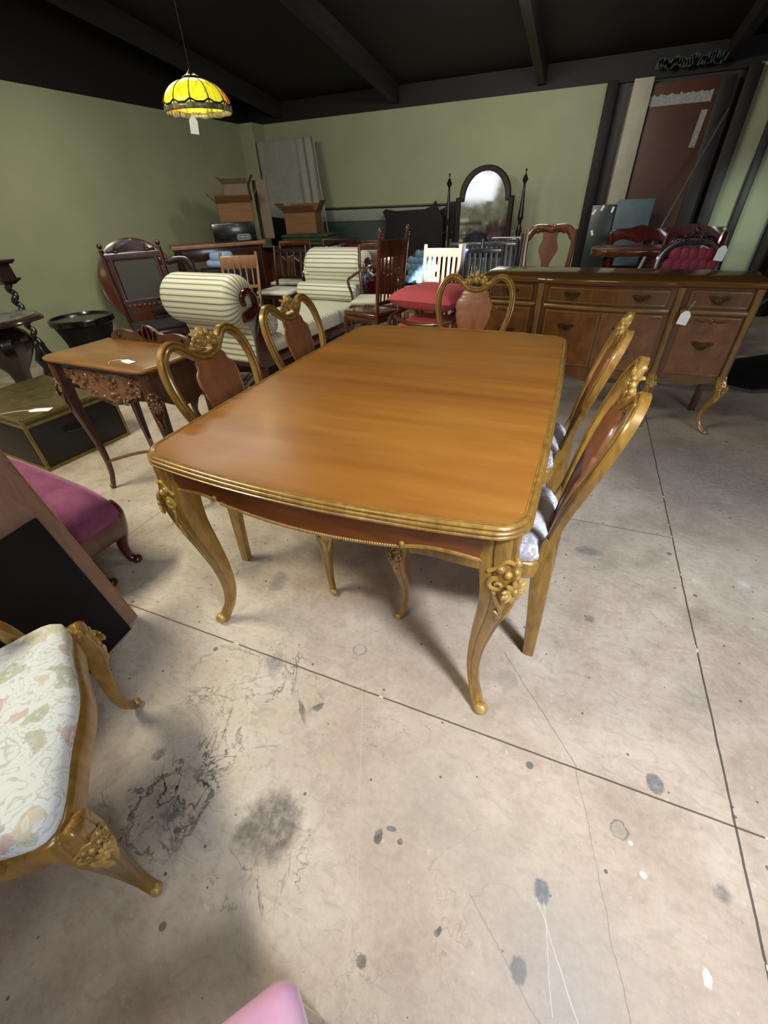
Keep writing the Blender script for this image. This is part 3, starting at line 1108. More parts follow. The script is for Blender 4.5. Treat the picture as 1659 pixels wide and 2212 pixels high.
# ------------------------------------------------------------------ dining chairs
def chair_core(t, arms=False, seatmat='floral2', w_front=0.225, wb=0.175):
    # front legs
    zs = 0.40
    for s in (-1, 1):
        cabriole(t, s * (w_front - 0.012), 0.205, s * 0.8, 0.7, zs + 0.018, 0.62, topw=0.031, out=0.04)
    # rear legs, flat sawn boards curving back
    for s in (-1, 1):
        m = MB()
        key = smooth([(0.0, -0.262, 0.019, 0.016), (0.15, -0.254, 0.023, 0.016), (0.30, -0.243, 0.028, 0.016), (0.40, -0.237, 0.029, 0.017), (0.46, -0.2365, 0.021, 0.0165), (0.50, -0.2400, 0.0155, 0.0150)], 4)
        m.sweep([(s * (wb - (wb - 0.150) * min(1, max(0, (z - 0.32) / 0.16))), y, z) for z, y, a, b in key], [(b, a) for z, y, a, b in key], sec=supere(12, 6), up=(0, 1, 0))
        m.obj('leg', M['gilt'], t)
    # seat rail (serpentine outline)
    ol = smooth([(-wb - 0.004, -0.226), (-0.215, -0.05), (-w_front + 0.004, 0.10), (-w_front, 0.200), (-0.12, 0.225), (0, 0.240), (0.12, 0.225), (w_front, 0.200), (w_front - 0.004, 0.10), (0.215, -0.05), (wb + 0.004, -0.226), (0, -0.233)], 5, closed=True)
    m = MB()
    rs = []
    for ins, z in ((0.008, 0.358), (0.0, 0.364), (0.0, 0.414), (0.006, 0.422), (0.012, 0.424)):
        r = []
        for (x, y) in ol:
            L = sqrt(x * x + y * y) or 1
            r.append(Vector((x - x / L * ins, y - y / L * ins, z)))
        rs.append(r)
    m.rings(rs)
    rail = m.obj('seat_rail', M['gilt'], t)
    m = MB()
    rs = []
    for ins, z in ((0.014, 0.420), (0.008, 0.430), (0.010, 0.446), (0.022, 0.460), (0.045, 0.468), (0.09, 0.474), (0.14, 0.477)):
        r = []
        for (x, y) in ol:
            L = sqrt(x * x + y * y) or 1
            k = max(0.0, 1 - ins / L)
            r.append(Vector((x * k, y * k, z)))
        rs.append(r)
    m.rings(rs)
    m.obj('seat', M[seatmat], t, 60)


def back_y(z):
    u = (z - 0.44) / 0.5
    return -0.234 - 0.048 * u - 0.068 * u * u


def chair_back(t):
    # balloon shaped hoop with a dip in the middle of the top rail
    half = [(0.158, 0.445), (0.148, 0.50), (0.152, 0.56), (0.174, 0.63), (0.200, 0.70), (0.215, 0.77), (0.214, 0.84), (0.195, 0.892), (0.158, 0.922), (0.118, 0.922), (0.080, 0.893), (0.042, 0.868), (0.0, 0.860)]
    half = [half[0]] + half[1:]
    hs = smooth(half, 5)
    full = [(x, z) for x, z in hs] + [(-x, z) for x, z in reversed(hs[:-1])]
    m = MB()
    pts = [(x, back_y(z), z) for x, z in full]
    rad = []
    for x, z in full:
        k = 1.0 if z < 0.84 else 1.08
        rad.append((0.0155 * k, 0.0145))
    m.sweep(pts, rad, sec=REED, up=(0, 1, 0.1))
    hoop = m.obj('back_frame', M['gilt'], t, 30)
    # carved crest of roses sitting in the dip
    m = MB()
    y0 = back_y(0.90) + 0.006
    for (x, z, r) in ((0, 0.912, 0.023), (-0.040, 0.904, 0.020), (0.040, 0.904, 0.020)):
        for k in range(3):
            rr = r * (1 - k * 0.28)
            m.ell((x, y0 + 0.004 * k, z), (rr, 0.010, rr), 10, 6)
        scroll(m, (x, y0 + 0.012, z), (0, 1, 0.1), (0, 0, 1), r * 0.75, 1.6, 0.22)
    for s in (-1, 1):
        leaf(m, [(s * 0.045, y0, 0.888), (s * 0.066, y0 + 0.004, 0.900), (s * 0.088, y0 + 0.002, 0.906)], 0.009)
        leaf(m, [(s * 0.035, y0, 0.880), (s * 0.058, y0 + 0.004, 0.884), (s * 0.080, y0 + 0.002, 0.893)], 0.007)
        leaf(m, [(s * 0.016, y0, 0.928), (s * 0.030, y0 - 0.006, 0.938), (s * 0.044, y0 - 0.016, 0.944)], 0.010)
    leaf(m, [(0, y0, 0.925), (0, y0 - 0.006, 0.943), (0.0, y0 - 0.018, 0.958)], 0.014)
    for k in range(9):
        a_ = -0.3 + 3.75 * k / 8
        m.ell((0.050 * cos(a_) * 1.15, y0 + 0.003, 0.908 + 0.030 * sin(a_)), (0.011, 0.008, 0.010), 8, 5)
    m.obj('crest_carving', M['carve'], hoop)
    # vase shaped veneered splat with scalloped edges
    hw = [(0.060, 0.866), (0.075, 0.850), (0.078, 0.830), (0.098, 0.808), (0.103, 0.775), (0.096, 0.752), (0.098, 0.735), (0.086, 0.69), (0.072, 0.655), (0.073, 0.635), (0.062, 0.60), (0.052, 0.55), (0.056, 0.50), (0.064, 0.44)]
    hw = smooth(hw, 3)
    m = MB()
    rs = []
    for x, z in hw:
        y = back_y(z) - 0.002
        rs.append([Vector((-x, y - 0.005, z)), Vector((x, y - 0.005, z)), Vector((x, y + 0.004, z)), Vector((x * 0.94, y + 0.006, z)), Vector((-x * 0.94, y + 0.006, z)), Vector((-x, y + 0.004, z))])
    m.rings(rs)
    sp_o = m.obj('splat', M['splat'], t, 35)
    m = MB()
    for s in (-1, 1):
        m.sweep([(s * x, back_y(z) + 0.002, z) for x, z in hw], 0.0045, n=6)
    m.obj('splat_edge', M['splat'], sp_o)
    m = MB()
    m.box(-0.155, 0.155, -0.256, -0.224, 0.412, 0.445, 0.004)
    m.obj('back_rail', M['gilt'], t)


CH = thing('dining_chair', 'gold framed dining chair on the right of the table, nearest to the camera', 'chair', (-0.150, 1.185, 0), radians(86), 'gold framed dining chairs round the table')
chair_core(CH)
chair_back(CH)
GRP = 'gold framed dining chairs round the table'
dup(CH, (-0.150, 1.745, 0), radians(86), 'gold framed dining chair on the right of the table, the further one from the camera', GRP)
dup(CH, (-0.895, 1.225, 0), radians(-90), 'gold framed dining chair on the left of the table, in front of the carved desk', GRP)
dup(CH, (-0.925, 1.84, 0), radians(-91), 'gold framed dining chair on the left of the table, further back beside the striped chaise', GRP)
dup(CH, (-0.535, 2.39, 0), radians(180), 'gold framed dining chair at the far end of the table, in front of the sideboard', GRP)

# foreground armchair of the same set
fdir = Vector((0.61, 0.79))
ARM = thing('dining_armchair', 'gold framed armchair with cream floral seat in the left foreground, cut by the photo edge', 'chair', (-0.985, 0.005, 0), atan2(fdir.y, fdir.x) - pi / 2)
chair_core(ARM, seatmat='floral', w_front=0.265, wb=0.20)
chair_back(ARM)
for s in (-1, 1):
    m = MB()
    key = smooth([(0.262, 0.10, 0.41, 0.018), (0.270, 0.085, 0.47, 0.017), (0.285, 0.055, 0.54, 0.015), (0.290, 0.075, 0.60, 0.016), (0.285, 0.06, 0.635, 0.018), (0.275, -0.02, 0.648, 0.020), (0.262, -0.12, 0.640, 0.018), (0.235, -0.22, 0.66, 0.016), (0.222, -0.27, 0.70, 0.014)], 5)
    m.sweep([(s * a, b, c_) for a, b, c_, d in key], [d for a, b, c_, d in key], sec=[(u, v) for u, v in supere(12, 3)], up=(s, 0, 0.2))
    m.obj('arm', M['gilt'], ARM)

# ------------------------------------------------------------------ sideboard
SB = thing('sideboard', 'long honey brown breakfront sideboard with gold trim behind the dining table', 'sideboard', (0.20, 3.34, 0), radians(-4.5))
SW = 0.775


def sb_front(x, off=0.0):
    """y of the front face at x: bowed middle, set-back wings, canted corners"""
    ax = abs(x)
    if ax < 0.365:
        return -0.225 - 0.035 * (1 - (x / 0.365) ** 2) - off
    if ax < 0.39:
        return -0.215 - off
    u = (ax - 0.39) / (SW - 0.39)
    return -0.205 + 0.012 * u * u - off


def sb_outline(off=0.0, n=40):
    pts = []
    for k in range(n + 1):
        x = -SW - off + (SW + off) * 2 * k / n
        xx = max(-SW, min(SW, x))
        pts.append((x, sb_front(xx, off)))
    pts += [(SW + off, 0.235 + off * 0.4), (SW - 0.05 + off, 0.25), (-SW + 0.05 - off, 0.25), (-SW - off, 0.235 + off * 0.4)]
    return pts


m = MB()
m.rings([[Vector((x, y, z)) for x, y in sb_outline(o_)] for o_, z in ((0.012, 0.842), (0.020, 0.848), (0.024, 0.855), (0.018, 0.860), (0.022, 0.864), (0.020, 0.871), (0.012, 0.875))])
m.obj('sideboard_top', M['side_top'], SB, 50)
m = MB()
low = []


def sb_low(x):
    ax = abs(x)
    if ax < 0.365:
        s = ax / 0.365
        return 0.285 + 0.035 * s ** 2 - 0.018 * cos(s * pi * 2.5) * (1 - s)
    s = abs(ax - 0.58) / 0.19
    return 0.305 + 0.022 * min(1, s) ** 2 - 0.012 * cos(min(1, s) * pi * 1.6) * (1 - min(1, s))


rs = []
N = 90
for k in range(N + 1):
    x = -SW + 2 * SW * k / N
    y = sb_front(x)
    z = sb_low(x)
    rs.append([Vector((x, y, z)), Vector((x, y, 0.845)), Vector((x, 0.23, 0.845)), Vector((x, 0.23, 0.33)), Vector((x, y + 0.03, 0.33)), Vector((x, y + 0.03, z))])
m.rings(rs)
m.obj('carcass', M['side_wood'], SB, 30)


def sb_panel(name, x0, x1, z0, z1, mat, parent, th=0.008, bead=True):
    m = MB()
    rs = []
    n = 12
    for k in range(n + 1):
        x = x0 + (x1 - x0) * k / n
        y = sb_front(x) - 0.0005
        rs.append([Vector((x, y, z0)), Vector((x, y - th, z0 + 0.003)), Vector((x, y - th, z1 - 0.003)), Vector((x, y, z1))])
    m.rings(rs)
    o = m.obj(name, mat, parent, 30)
    if bead:
        m = MB()
        for z in (z0 + 0.012, z1 - 0.012):
            m.sweep([(x0 + 0.01 + (x1 - x0 - 0.02) * k / n, sb_front(x0 + 0.01 + (x1 - x0 - 0.02) * k / n) - th, z) for k in range(n + 1)], 0.0028, n=6)
        for x in (x0 + 0.01, x1 - 0.01):
            m.sweep([(x, sb_front(x) - th, z0 + 0.012), (x, sb_front(x) - th, z1 - 0.012)], 0.0028, n=6)
        m.obj('bead', M['side_trim'], o)
    return o


def pull(parent, x, z, k=1.0):
    m = MB()
    y = sb_front(x) - 0.010
    pl = smooth([(-0.05, 0.012), (-0.03, 0.018), (0, 0.012), (0.03, 0.018), (0.05, 0.012), (0.034, -0.006), (0.0, -0.022), (-0.034, -0.006)], 3, closed=True)
    m.prism([(x + a * k, z + b * k) for a, b in pl], y - 0.003, y, 'y')
    m.sweep(smooth([(x - 0.03 * k, y - 0.006, z + 0.006), (x - 0.02 * k, y - 0.014, z - 0.012 * k), (x, y - 0.018, z - 0.02 * k), (x + 0.02 * k, y - 0.014, z - 0.012 * k), (x + 0.03 * k, y - 0.006, z + 0.006)], 4), 0.003, n=6)
    for s in (-1, 1):
        m.ell((x + s * 0.03 * k, y - 0.005, z + 0.006), 0.006, 8, 6)
    return m.obj('handle', M['bronze'], parent)


d = sb_panel('drawer', -0.335, 0.335, 0.735, 0.832, M['side_wood'], SB)
pull(d, -0.19, 0.785)
pull(d, 0.19, 0.785)
d = sb_panel('door', -0.335, 0.0, 0.36, 0.700, M['side_burl'], SB)
pull(d, -0.19, 0.60)
d = sb_panel('door', 0.002, 0.335, 0.36, 0.700, M['side_burl'], SB)
pull(d, 0.13, 0.60)
for s in (-1, 1):
    a, b = sorted((s * 0.435, s * 0.725))
    d = sb_panel('drawer', a, b, 0.735, 0.832, M['side_wood'], SB)
    pull(d, s * 0.58, 0.785, 1.1)
    d = sb_panel('door', a, b, 0.36, 0.700, M['side_burl'], SB)
    pull(d, s * 0.58, 0.54, 1.15)
    m = MB()
    y = sb_front(s * 0.58) - 0.010
    for q in (-1, 1):
        leaf(m, [(s * 0.58 + q * 0.004, y, 0.680), (s * 0.58 + q * 0.045, y, 0.668), (s * 0.58 + q * 0.085, y, 0.682)], 0.008)
    m.ell((s * 0.58, y, 0.672), (0.014, 0.005, 0.016), 10, 6)
    m.obj('carving', M['side_wood'], d)
m = MB()
for x0, x1 in ((-0.75, -0.41), (-0.35, 0.35), (0.41, 0.75)):
    n = 14
    m.sweep([(x0 + (x1 - x0) * k / n, sb_front(x0 + (x1 - x0) * k / n) - 0.005, 0.717) for k in range(n + 1)], (0.009) if False else [(0.009, 0.011)] * (n + 1), sec=supere(10, 3), up=(0, 0, 1))
m.obj('mid_rail', M['side_trim'], SB)
for x, dirx in ((-0.385, -0.25), (0.385, 0.25), (-0.752, -0.8), (0.752, 0.8)):
    m = MB()
    y = sb_front(x) - 0.004
    w_ = 0.019
    m.sweep([(x, y, 0.842), (x, y, 0.80), (x, y - 0.004, 0.76), (x, y, 0.72), (x, y - 0.002, 0.60), (x, y, 0.45), (x, y - 0.001, 0.36)], [(w_ * 1.15, 0.017), (w_, 0.017), (w_ * 0.9, 0.018), (w_ * 1.05, 0.02), (w_ * 0.9, 0.016), (w_ * 0.9, 0.015), (w_ * 1.0, 0.016)], sec=supere(12, 3), up=(0, 1, 0))
    m.obj('pilaster', M['side_trim'], SB)
    cabriole(SB, x, y + 0.012, dirx, -0.7, 0.37, 0.7, topw=0.028, out=0.075)
for s in (-1, 1):
    m = MB(); m.box(s * 0.74 - 0.02, s * 0.74 + 0.02, 0.18, 0.225, 0, 0.34, 0.004); m.obj('leg', M['mahog_lt'], SB)

# ------------------------------------------------------------------ striped scroll chaise
CHS = thing('striped_chaise', 'cream striped double scroll-arm chaise with dark mahogany frame, left behind the table', 'sofa', (-2.79, 2.97, 0), radians(-4.5))
CW = 0.40   # half width
CL = 2.05   # centre to centre of the rolls


def roll_mesh(yc, zc, R, x0, x1, n=40, r_end=0.10, squash=1.0, name='scroll_cushion', parent=None):
    m = MB()
    K = 7
    left = [(x0 + r_end * (1 - cos(pi / 2 * k / K)), R - r_end + r_end * sin(pi / 2 * k / K)) for k in range(K + 1)]
    left = [(x0 + 0.002, (R - r_end) * 0.5)] + left
    mid = [(x0 + (x1 - x0) * u, R) for u in (0.3, 0.5, 0.7)]
    right = [(x1 - (x - x0), r) for x, r in reversed(left)]
    allr = left + mid + right
    rs = []
    for x, r in allr:
        rs.append([Vector((x, yc + r * cos(2 * pi * k / n), zc + r * squash * sin(2 * pi * k / n))) for k in range(n)])
    ln = 2 * pi * R
    m.rings(rs, uv=lambda i, k: (i * 0.05, ln * k / n))
    return m.obj(name, M['stripe'], parent, 60)


# arm profiles (y,z) of upholstered slab, near arm; mirrored for the far arm
def chaise_arm(flip, hsc):
    def Y_(y):
        return y if not flip else CL - y
    # roll
    roll_mesh(Y_(0.0), 0.70 * hsc, 0.19, -CW, CW, r_end=0.105, name='scroll_roll', parent=CHS)
    # inner and outer faces of the arm
    m = MB()
    inner = smooth([(0.14, 0.75 * hsc), (0.175, 0.68 * hsc), (0.17, 0.58 * hsc), (0.15, 0.50), (0.16, 0.42), (0.24, 0.36)], 5)
    outer = smooth([(-0.02, 0.55 * hsc), (0.02, 0.48), (0.035, 0.40), (0.03, 0.30), (0.02, 0.21)], 5)
    loop = inner + [(0.24, 0.21)] + outer[::-1]
    arc = [0]
    for a_, b in zip(loop[:-1], loop[1:]):
        arc.append(arc[-1] + sqrt((a_[0] - b[0]) ** 2 + (a_[1] - b[1]) ** 2))
    arc.append(arc[-1] + 0.1)
    xs = [(-CW + 0.03, 0.0), (CW - 0.03, 0.0)]
    rs = [[Vector((x, Y_(a_), b)) for a_, b in loop] for x, _ in xs]
    m.rings(rs, uv=lambda i, k: (i, arc[min(k, len(arc) - 1)]))
    m.obj('arm_upholstery', M['stripe'], CHS, 50)
    # piped mahogany show-wood scroll on the right hand face and the left one
    for sx_ in (-1, 1):
        m = MB()
        pts, rad = [], []
        cz = 0.70 * hsc
        n = 26
        for k in range(n + 1):
            u = k / n
            a = radians(-150) - u * radians(330) + radians(0)
            r = 0.028 + 0.092 * u ** 0.8
            pts.append((sx_ * (CW + 0.012), Y_(r * cos(a)), cz + r * sin(a)))
            rad.append((0.020 + 0.014 * u, 0.020))
        # after loop: descend along the inner side
        for (y, z, w_) in ((0.125, cz - 0.07, 0.040), (0.125, cz - 0.15, 0.045), (0.10, cz - 0.23, 0.050), (0.085, 0.40, 0.055), (0.095, 0.30, 0.070), (0.11, 0.20, 0.09)):
            pts.append((sx_ * (CW + 0.012), Y_(y), z))
            rad.append((w_, 0.016))
        q = smooth([tuple(p) + tuple(r) for p, r in zip(pts, rad)], 2)
        m.sweep([v_[:3] for v_ in q], [v_[3:] for v_ in q], sec=supere(14, 3), up=(1, 0, 0))
        m.obj('scroll_frame', M['mahog'], CHS)


chaise_arm(False, 1.0)
chaise_arm(True, 1.0)
# seat
m = MB()
loop = smooth([(0.16, 0.30), (0.20, 0.38), (0.5, 0.385), (1.0, 0.385), (1.6, 0.385), (CL - 0.2, 0.38), (CL - 0.16, 0.30)], 6)
rs = []
for x, dz in ((-CW, -0.03), (-CW + 0.015, -0.008), (-CW + 0.05, 0.0), (0, 0.004), (CW - 0.05, 0.0), (CW - 0.015, -0.008), (CW, -0.03)):
    rs.append([Vector((x, a_, b + dz)) for a_, b in loop] + [Vector((x, CL - 0.16, 0.25)), Vector((x, 0.16, 0.25))])
arc = [0]
for a_, b in zip(loop[:-1], loop[1:]):
    arc.append(arc[-1] + sqrt((a_[0] - b[0]) ** 2 + (a_[1] - b[1]) ** 2))
arc += [arc[-1] + 0.08, arc[-1] + 1.5, arc[-1] + 1.6]
m.rings(rs, uv=lambda i, k: (i, arc[min(k, len(arc) - 1)]))
m.obj('seat', M['stripe'], CHS, 60)
m = MB()
m.box(-CW - 0.012, CW + 0.012, 0.06, CL - 0.06, 0.15, 0.25, 0.012)
m.obj('base_rail', M['mahog'], CHS)
for sx_ in (-1, 1):
    for yy in (0.08, CL - 0.08):
        m = MB()
        m.lathe([(0.03, 0.0), (0.035, 0.02), (0.022, 0.05), (0.034, 0.09), (0.04, 0.155)], (sx_ * (CW - 0.03), yy, 0), 14)
        m.obj('foot', M['mahog'], CHS)
for nm, yy, lb in (('near', 0.275, 'cream striped bolster cushion lying against the near scroll arm of the chaise'), ('far', CL - 0.275, 'cream striped bolster cushion lying against the far scroll arm of the chaise')):
    e = thing('bolster_cushion', lb, 'cushion', tuple(CHS.location + Matrix.Rotation(radians(-4.5), 3, 'Z') @ Vector((0, yy, 0))), radians(-4.5), 'striped bolsters on the chaise')
    roll_mesh(0, 0.388 + 0.092, 0.092, -CW + 0.01, CW + 0.0, r_end=0.035, name='cushion_body', parent=e)

# ------------------------------------------------------------------ carved desk
DK = thing('carved_desk', 'small carved walnut writing desk with scalloped gallery, left of the dining table', 'desk', (-1.965, 1.445, 0), radians(-2))
DX, DY = 0.325, 0.165
ol = smooth([(-DX - 0.03, -DY - 0.012), (-0.12, -DY - 0.028), (0.05, -DY - 0.03), (DX - 0.03, -DY - 0.03), (DX + 0.02, -DY + 0.01), (DX + 0.025, 0), (DX + 0.02, DY), (DX, DY + 0.02), (0, DY + 0.015), (-DX, DY + 0.02), (-DX - 0.02, DY), (-DX - 0.025, 0)], 5, closed=True)
m = MB()
rs = []
for ins, z in ((0.015, 0.738), (0.0, 0.744), (0.0, 0.752), (0.008, 0.758), (0.016, 0.760)):
    rs.append([Vector((x * (1 - ins / 0.35), y * (1 - ins / 0.19), z)) for x, y in ol])
m.rings(rs)
m.obj('desk_top', M['walnut_top'], DK, 50)
# gallery
gl = smooth([(-0.29, 0.0), (-0.27, 0.035), (-0.19, 0.058), (-0.10, 0.045), (-0.05, 0.065), (0.0, 0.085), (0.05, 0.065), (0.10, 0.045), (0.19, 0.058), (0.27, 0.035), (0.29, 0.0)], 4)
m = MB()
m.prism([(x, 0.758 + z) for x, z in gl], DY - 0.005, DY + 0.013, 'y', 0.003, 2)
g = m.obj('gallery', M['walnut'], DK)
m = MB()
for s in (-1, 1):
    leaf(m, [(s * 0.015, DY - 0.008, 0.775), (s * 0.02, DY - 0.012, 0.81), (s * 0.005, DY - 0.008, 0.845)], 0.012)
    leaf(m, [(s * 0.03, DY - 0.008, 0.775), (s * 0.05, DY - 0.012, 0.80), (s * 0.05, DY - 0.008, 0.822)], 0.01)
    ms_ = MB(); scroll(ms_, (s * 0.22, DY - 0.008, 0.785), (0, -1, 0), (0, 0, 1), 0.013, 1.2, 0.3, s)
    ms_.obj('carving', M['walnut'], g)
m.obj('carving', M['walnut'], g)
# apron front with hanging carved panel
m = MB()
low = smooth([(-DX, 0.62), (-0.24, 0.66), (-0.15, 0.62), (-0.05, 0.57), (0.04, 0.56), (0.14, 0.58), (0.22, 0.60), (DX, 0.61)], 6)
m.prism([(x, z) for x, z in low] + [(DX, 0.742), (-DX, 0.742)], -DY, -DY + 0.015, 'y')
ap = m.obj('apron', M['walnut'], DK)
m = MB()
rnd = random.Random(3)
m.prism([(-0.25, 0.70), (-0.20, 0.64), (-0.08, 0.585), (0.05, 0.575), (0.16, 0.60), (0.26, 0.65), (0.27, 0.70), (0.15, 0.715), (-0.15, 0.715)], -DY - 0.004, -DY, 'y', 0.0015, 1)
for k in range(70):
    x = rnd.uniform(-0.23, 0.25)
    zl = 0.60 - 0.035 * cos(x / 0.25 * pi / 2) + 0.03 * abs(x) / 0.25
    z = rnd.uniform(zl, 0.715 - abs(x) * 0.05)
    q = rnd.random()
    if q < 0.35:
        scroll(m, (x, -DY - 0.004, z), (0, -1, 0), (rnd.uniform(-1, 1), 0, rnd.uniform(-1, 1)), rnd.uniform(0.009, 0.018), 1.2, 0.32, rnd.choice((-1, 1)))
    elif q < 0.8:
        a = rnd.uniform(0, 2 * pi)
        L = rnd.uniform(0.02, 0.045)
        leaf(m, [(x, -DY - 0.002, z), (x + L * 0.5 * cos(a), -DY - 0.010, z + L * 0.5 * sin(a) * 0.6), (x + L * cos(a + 0.6), -DY - 0.002, z + L * sin(a + 0.6) * 0.6)], rnd.uniform(0.005, 0.009))
    else:
        m.ell((x, -DY - 0.004, z), rnd.uniform(0.005, 0.010), 8, 6)
m.obj('carving', M['walnut_carve'], ap)
for s in (-1, 1):
    m = MB()
    m.prism([(-DY, 0.62), (-0.05, 0.545), (0.05, 0.54), (DY, 0.60), (DY, 0.742), (-DY, 0.742)], s * DX - 0.008, s * DX + 0.008, 'x')
    m.obj('side_panel', M['walnut'], DK)
m = MB(); m.box(-DX, DX, DY - 0.012, DY, 0.55, 0.742); m.obj('back_panel', M['walnut'], DK)
for sx_, sy_ in ((-1, -1), (1, -1), (1, 1), (-1, 1)):
    cabriole(DK, sx_ * (DX - 0.015), sy_ * (DY - 0.01), sx_, sy_, 0.742, 0.8, topw=0.030, out=0.03, mat=M['walnut'], carve=M['walnut_carve'])
m = MB()
for s in (-1, 1):
    m.sweep(smooth([(s * 0.30, -0.15, 0.17), (s * 0.16, -0.05, 0.20), (s * 0.05, 0.0, 0.205), (-s * 0.16, 0.06, 0.20), (-s * 0.30, 0.15, 0.17)], 5), 0.009, n=8)
m.obj('stretcher', M['walnut_carve'], DK)

# dark small items behind the desk
e = thing('carved_footstool', 'dark carved footstool on the floor behind the desk', 'stool', (-2.28, 2.35, 0), 0.3)
m = MB(); m.box(-0.2, 0.2, -0.15, 0.15, 0.22, 0.30, 0.03, 3); m.obj('seat', M['darkred'], e)
for sx_ in (-1, 1):
    for sy_ in (-1, 1):
        m = MB(); m.sweep(smooth([(sx_ * 0.17, sy_ * 0.12, 0.23), (sx_ * 0.19, sy_ * 0.14, 0.12), (sx_ * 0.17, sy_ * 0.12, 0.0)], 4), [0.03, 0.03, 0.03, 0.025, 0.02, 0.018, 0.018, 0.02, 0.025], n=8); m.obj('leg', M['darkred'], e)

# ------------------------------------------------------------------ trunk
TR = thing('travel_trunk', 'black travel trunk with worn olive lid and brass edging, left of the desk', 'trunk', (-2.86, 1.29, 0), atan2(0.49, 0.05) - pi / 2)
# local: front-right vertical corner at origin; length along +y (0.52), depth along -x
m = MB(); m.box(-0.78, 0, 0, 0.56, 0.0, 0.30, 0.006); m.obj('trunk_body', M['trunkside'], TR)
m = MB(); m.box(-0.78, 0.0, 0.0, 0.56, 0.302, 0.345, 0.006); lid = m.obj('lid', M['trunktop'], TR)
m = MB()
for z in (0.335, 0.298, 0.012):
    m.box(-0.785, 0.004, -0.004, 0.003, z - 0.009, z + 0.009)
    m.box(-0.003, 0.004, -0.004, 0.564, z - 0.009, z + 0.009)
for (x, y) in ((0, 0), (0, 0.56), (-0.78, 0)):
    m.box(x - 0.012, x + 0.005, y - 0.005, y + 0.012, 0, 0.34)
m.obj('brass_edge', M['brass'], TR)
m = MB()
m.sweep(smooth([(0.006, 0.20, 0.19), (0.03, 0.22, 0.185), (0.034, 0.28, 0.18), (0.03, 0.34, 0.185), (0.006, 0.36, 0.19)], 4), 0.008, n=8)
m.box(0.002, 0.008, 0.18, 0.38, 0.205, 0.225)
m.obj('handle', M['blackmatt'], TR)

# ------------------------------------------------------------------ round pedestal stand and twist column stand
e = thing('pedestal_table', 'round grey marble topped table on dark carved pedestal at the left edge', 'table', (-4.06, 2.02, 0))
m = MB()
m.lathe([(0.30, 0.655), (0.33, 0.66), (0.335, 0.675), (0.32, 0.69), (0.30, 0.694)], n=48, wob=lambda a, z: 1 + 0.03 * cos(8 * a))
m.obj('table_rim', M['darkred'], e)
m = MB(); m.lathe([(0.285, 0.690), (0.29, 0.697), (0.28, 0.702)], n=48); m.obj('marble_top', M['marble'], e)
m = MB()
m.lathe([(0.20, 0.0), (0.22, 0.03), (0.20, 0.10), (0.10, 0.16), (0.06, 0.22), (0.075, 0.30), (0.15, 0.42), (0.19, 0.50), (0.17, 0.58), (0.12, 0.62), (0.22, 0.655)], n=48, wob=lambda a, z: 1 + 0.05 * abs(sin(8 * a)) * (0.3 < z < 0.6))
m.obj('pedestal', M['darkwood'], e)
e = thing('twist_column_stand', 'tall dark barley twist column stand with square capital, behind the marble topped table', 'stand', (-4.52, 2.52, 0))
m = MB()
tw = []
for k in range(90):
    z = 0.35 + 0.50 * k / 89
    a = k * 0.36
    tw.append((0.014 * cos(a), 0.014 * sin(a), z))
m.sweep(tw, 0.024, n=10); m.obj('twist_column', M['darkwood'], e)
m = MB(); m.lathe([(0.17, 0.0), (0.17, 0.04), (0.08, 0.08), (0.06, 0.14), (0.09, 0.22), (0.05, 0.30), (0.045, 0.36)], n=28); m.obj('base', M['darkwood'], e)
m = MB()
for z0, z1, a, b in ((0.84, 0.87, 0.04, 0.075), (0.87, 0.885, 0.08, 0.08), (0.885, 0.99, 0.06, 0.055), (0.99, 1.005, 0.075, 0.088), (1.005, 1.02, 0.092, 0.092)):
    m.rings([[Vector((sx_ * q, sy_ * q, z)) for sx_, sy_ in ((-1, -1), (1, -1), (1, 1), (-1, 1))] for q, z in ((a, z0), (b, z1))])
m.obj('capital', M['darkwood'], e)
# black drum table
e = thing('drum_table', 'round black lacquered drum side table against the left wall', 'table', (-4.46, 2.98, 0))
m = MB(); m.lathe([(0.21, 0.0), (0.22, 0.02), (0.20, 0.10), (0.21, 0.28), (0.255, 0.42), (0.27, 0.44)], n=40); m.obj('drum_body', M['blackmatt'], e)
m = MB(); m.lathe([(0.27, 0.435), (0.285, 0.445), (0.285, 0.485), (0.275, 0.495), (0.262, 0.495), (0.255, 0.478), (0.02, 0.478)], n=48); m.obj('tray_top', M['black'], e)


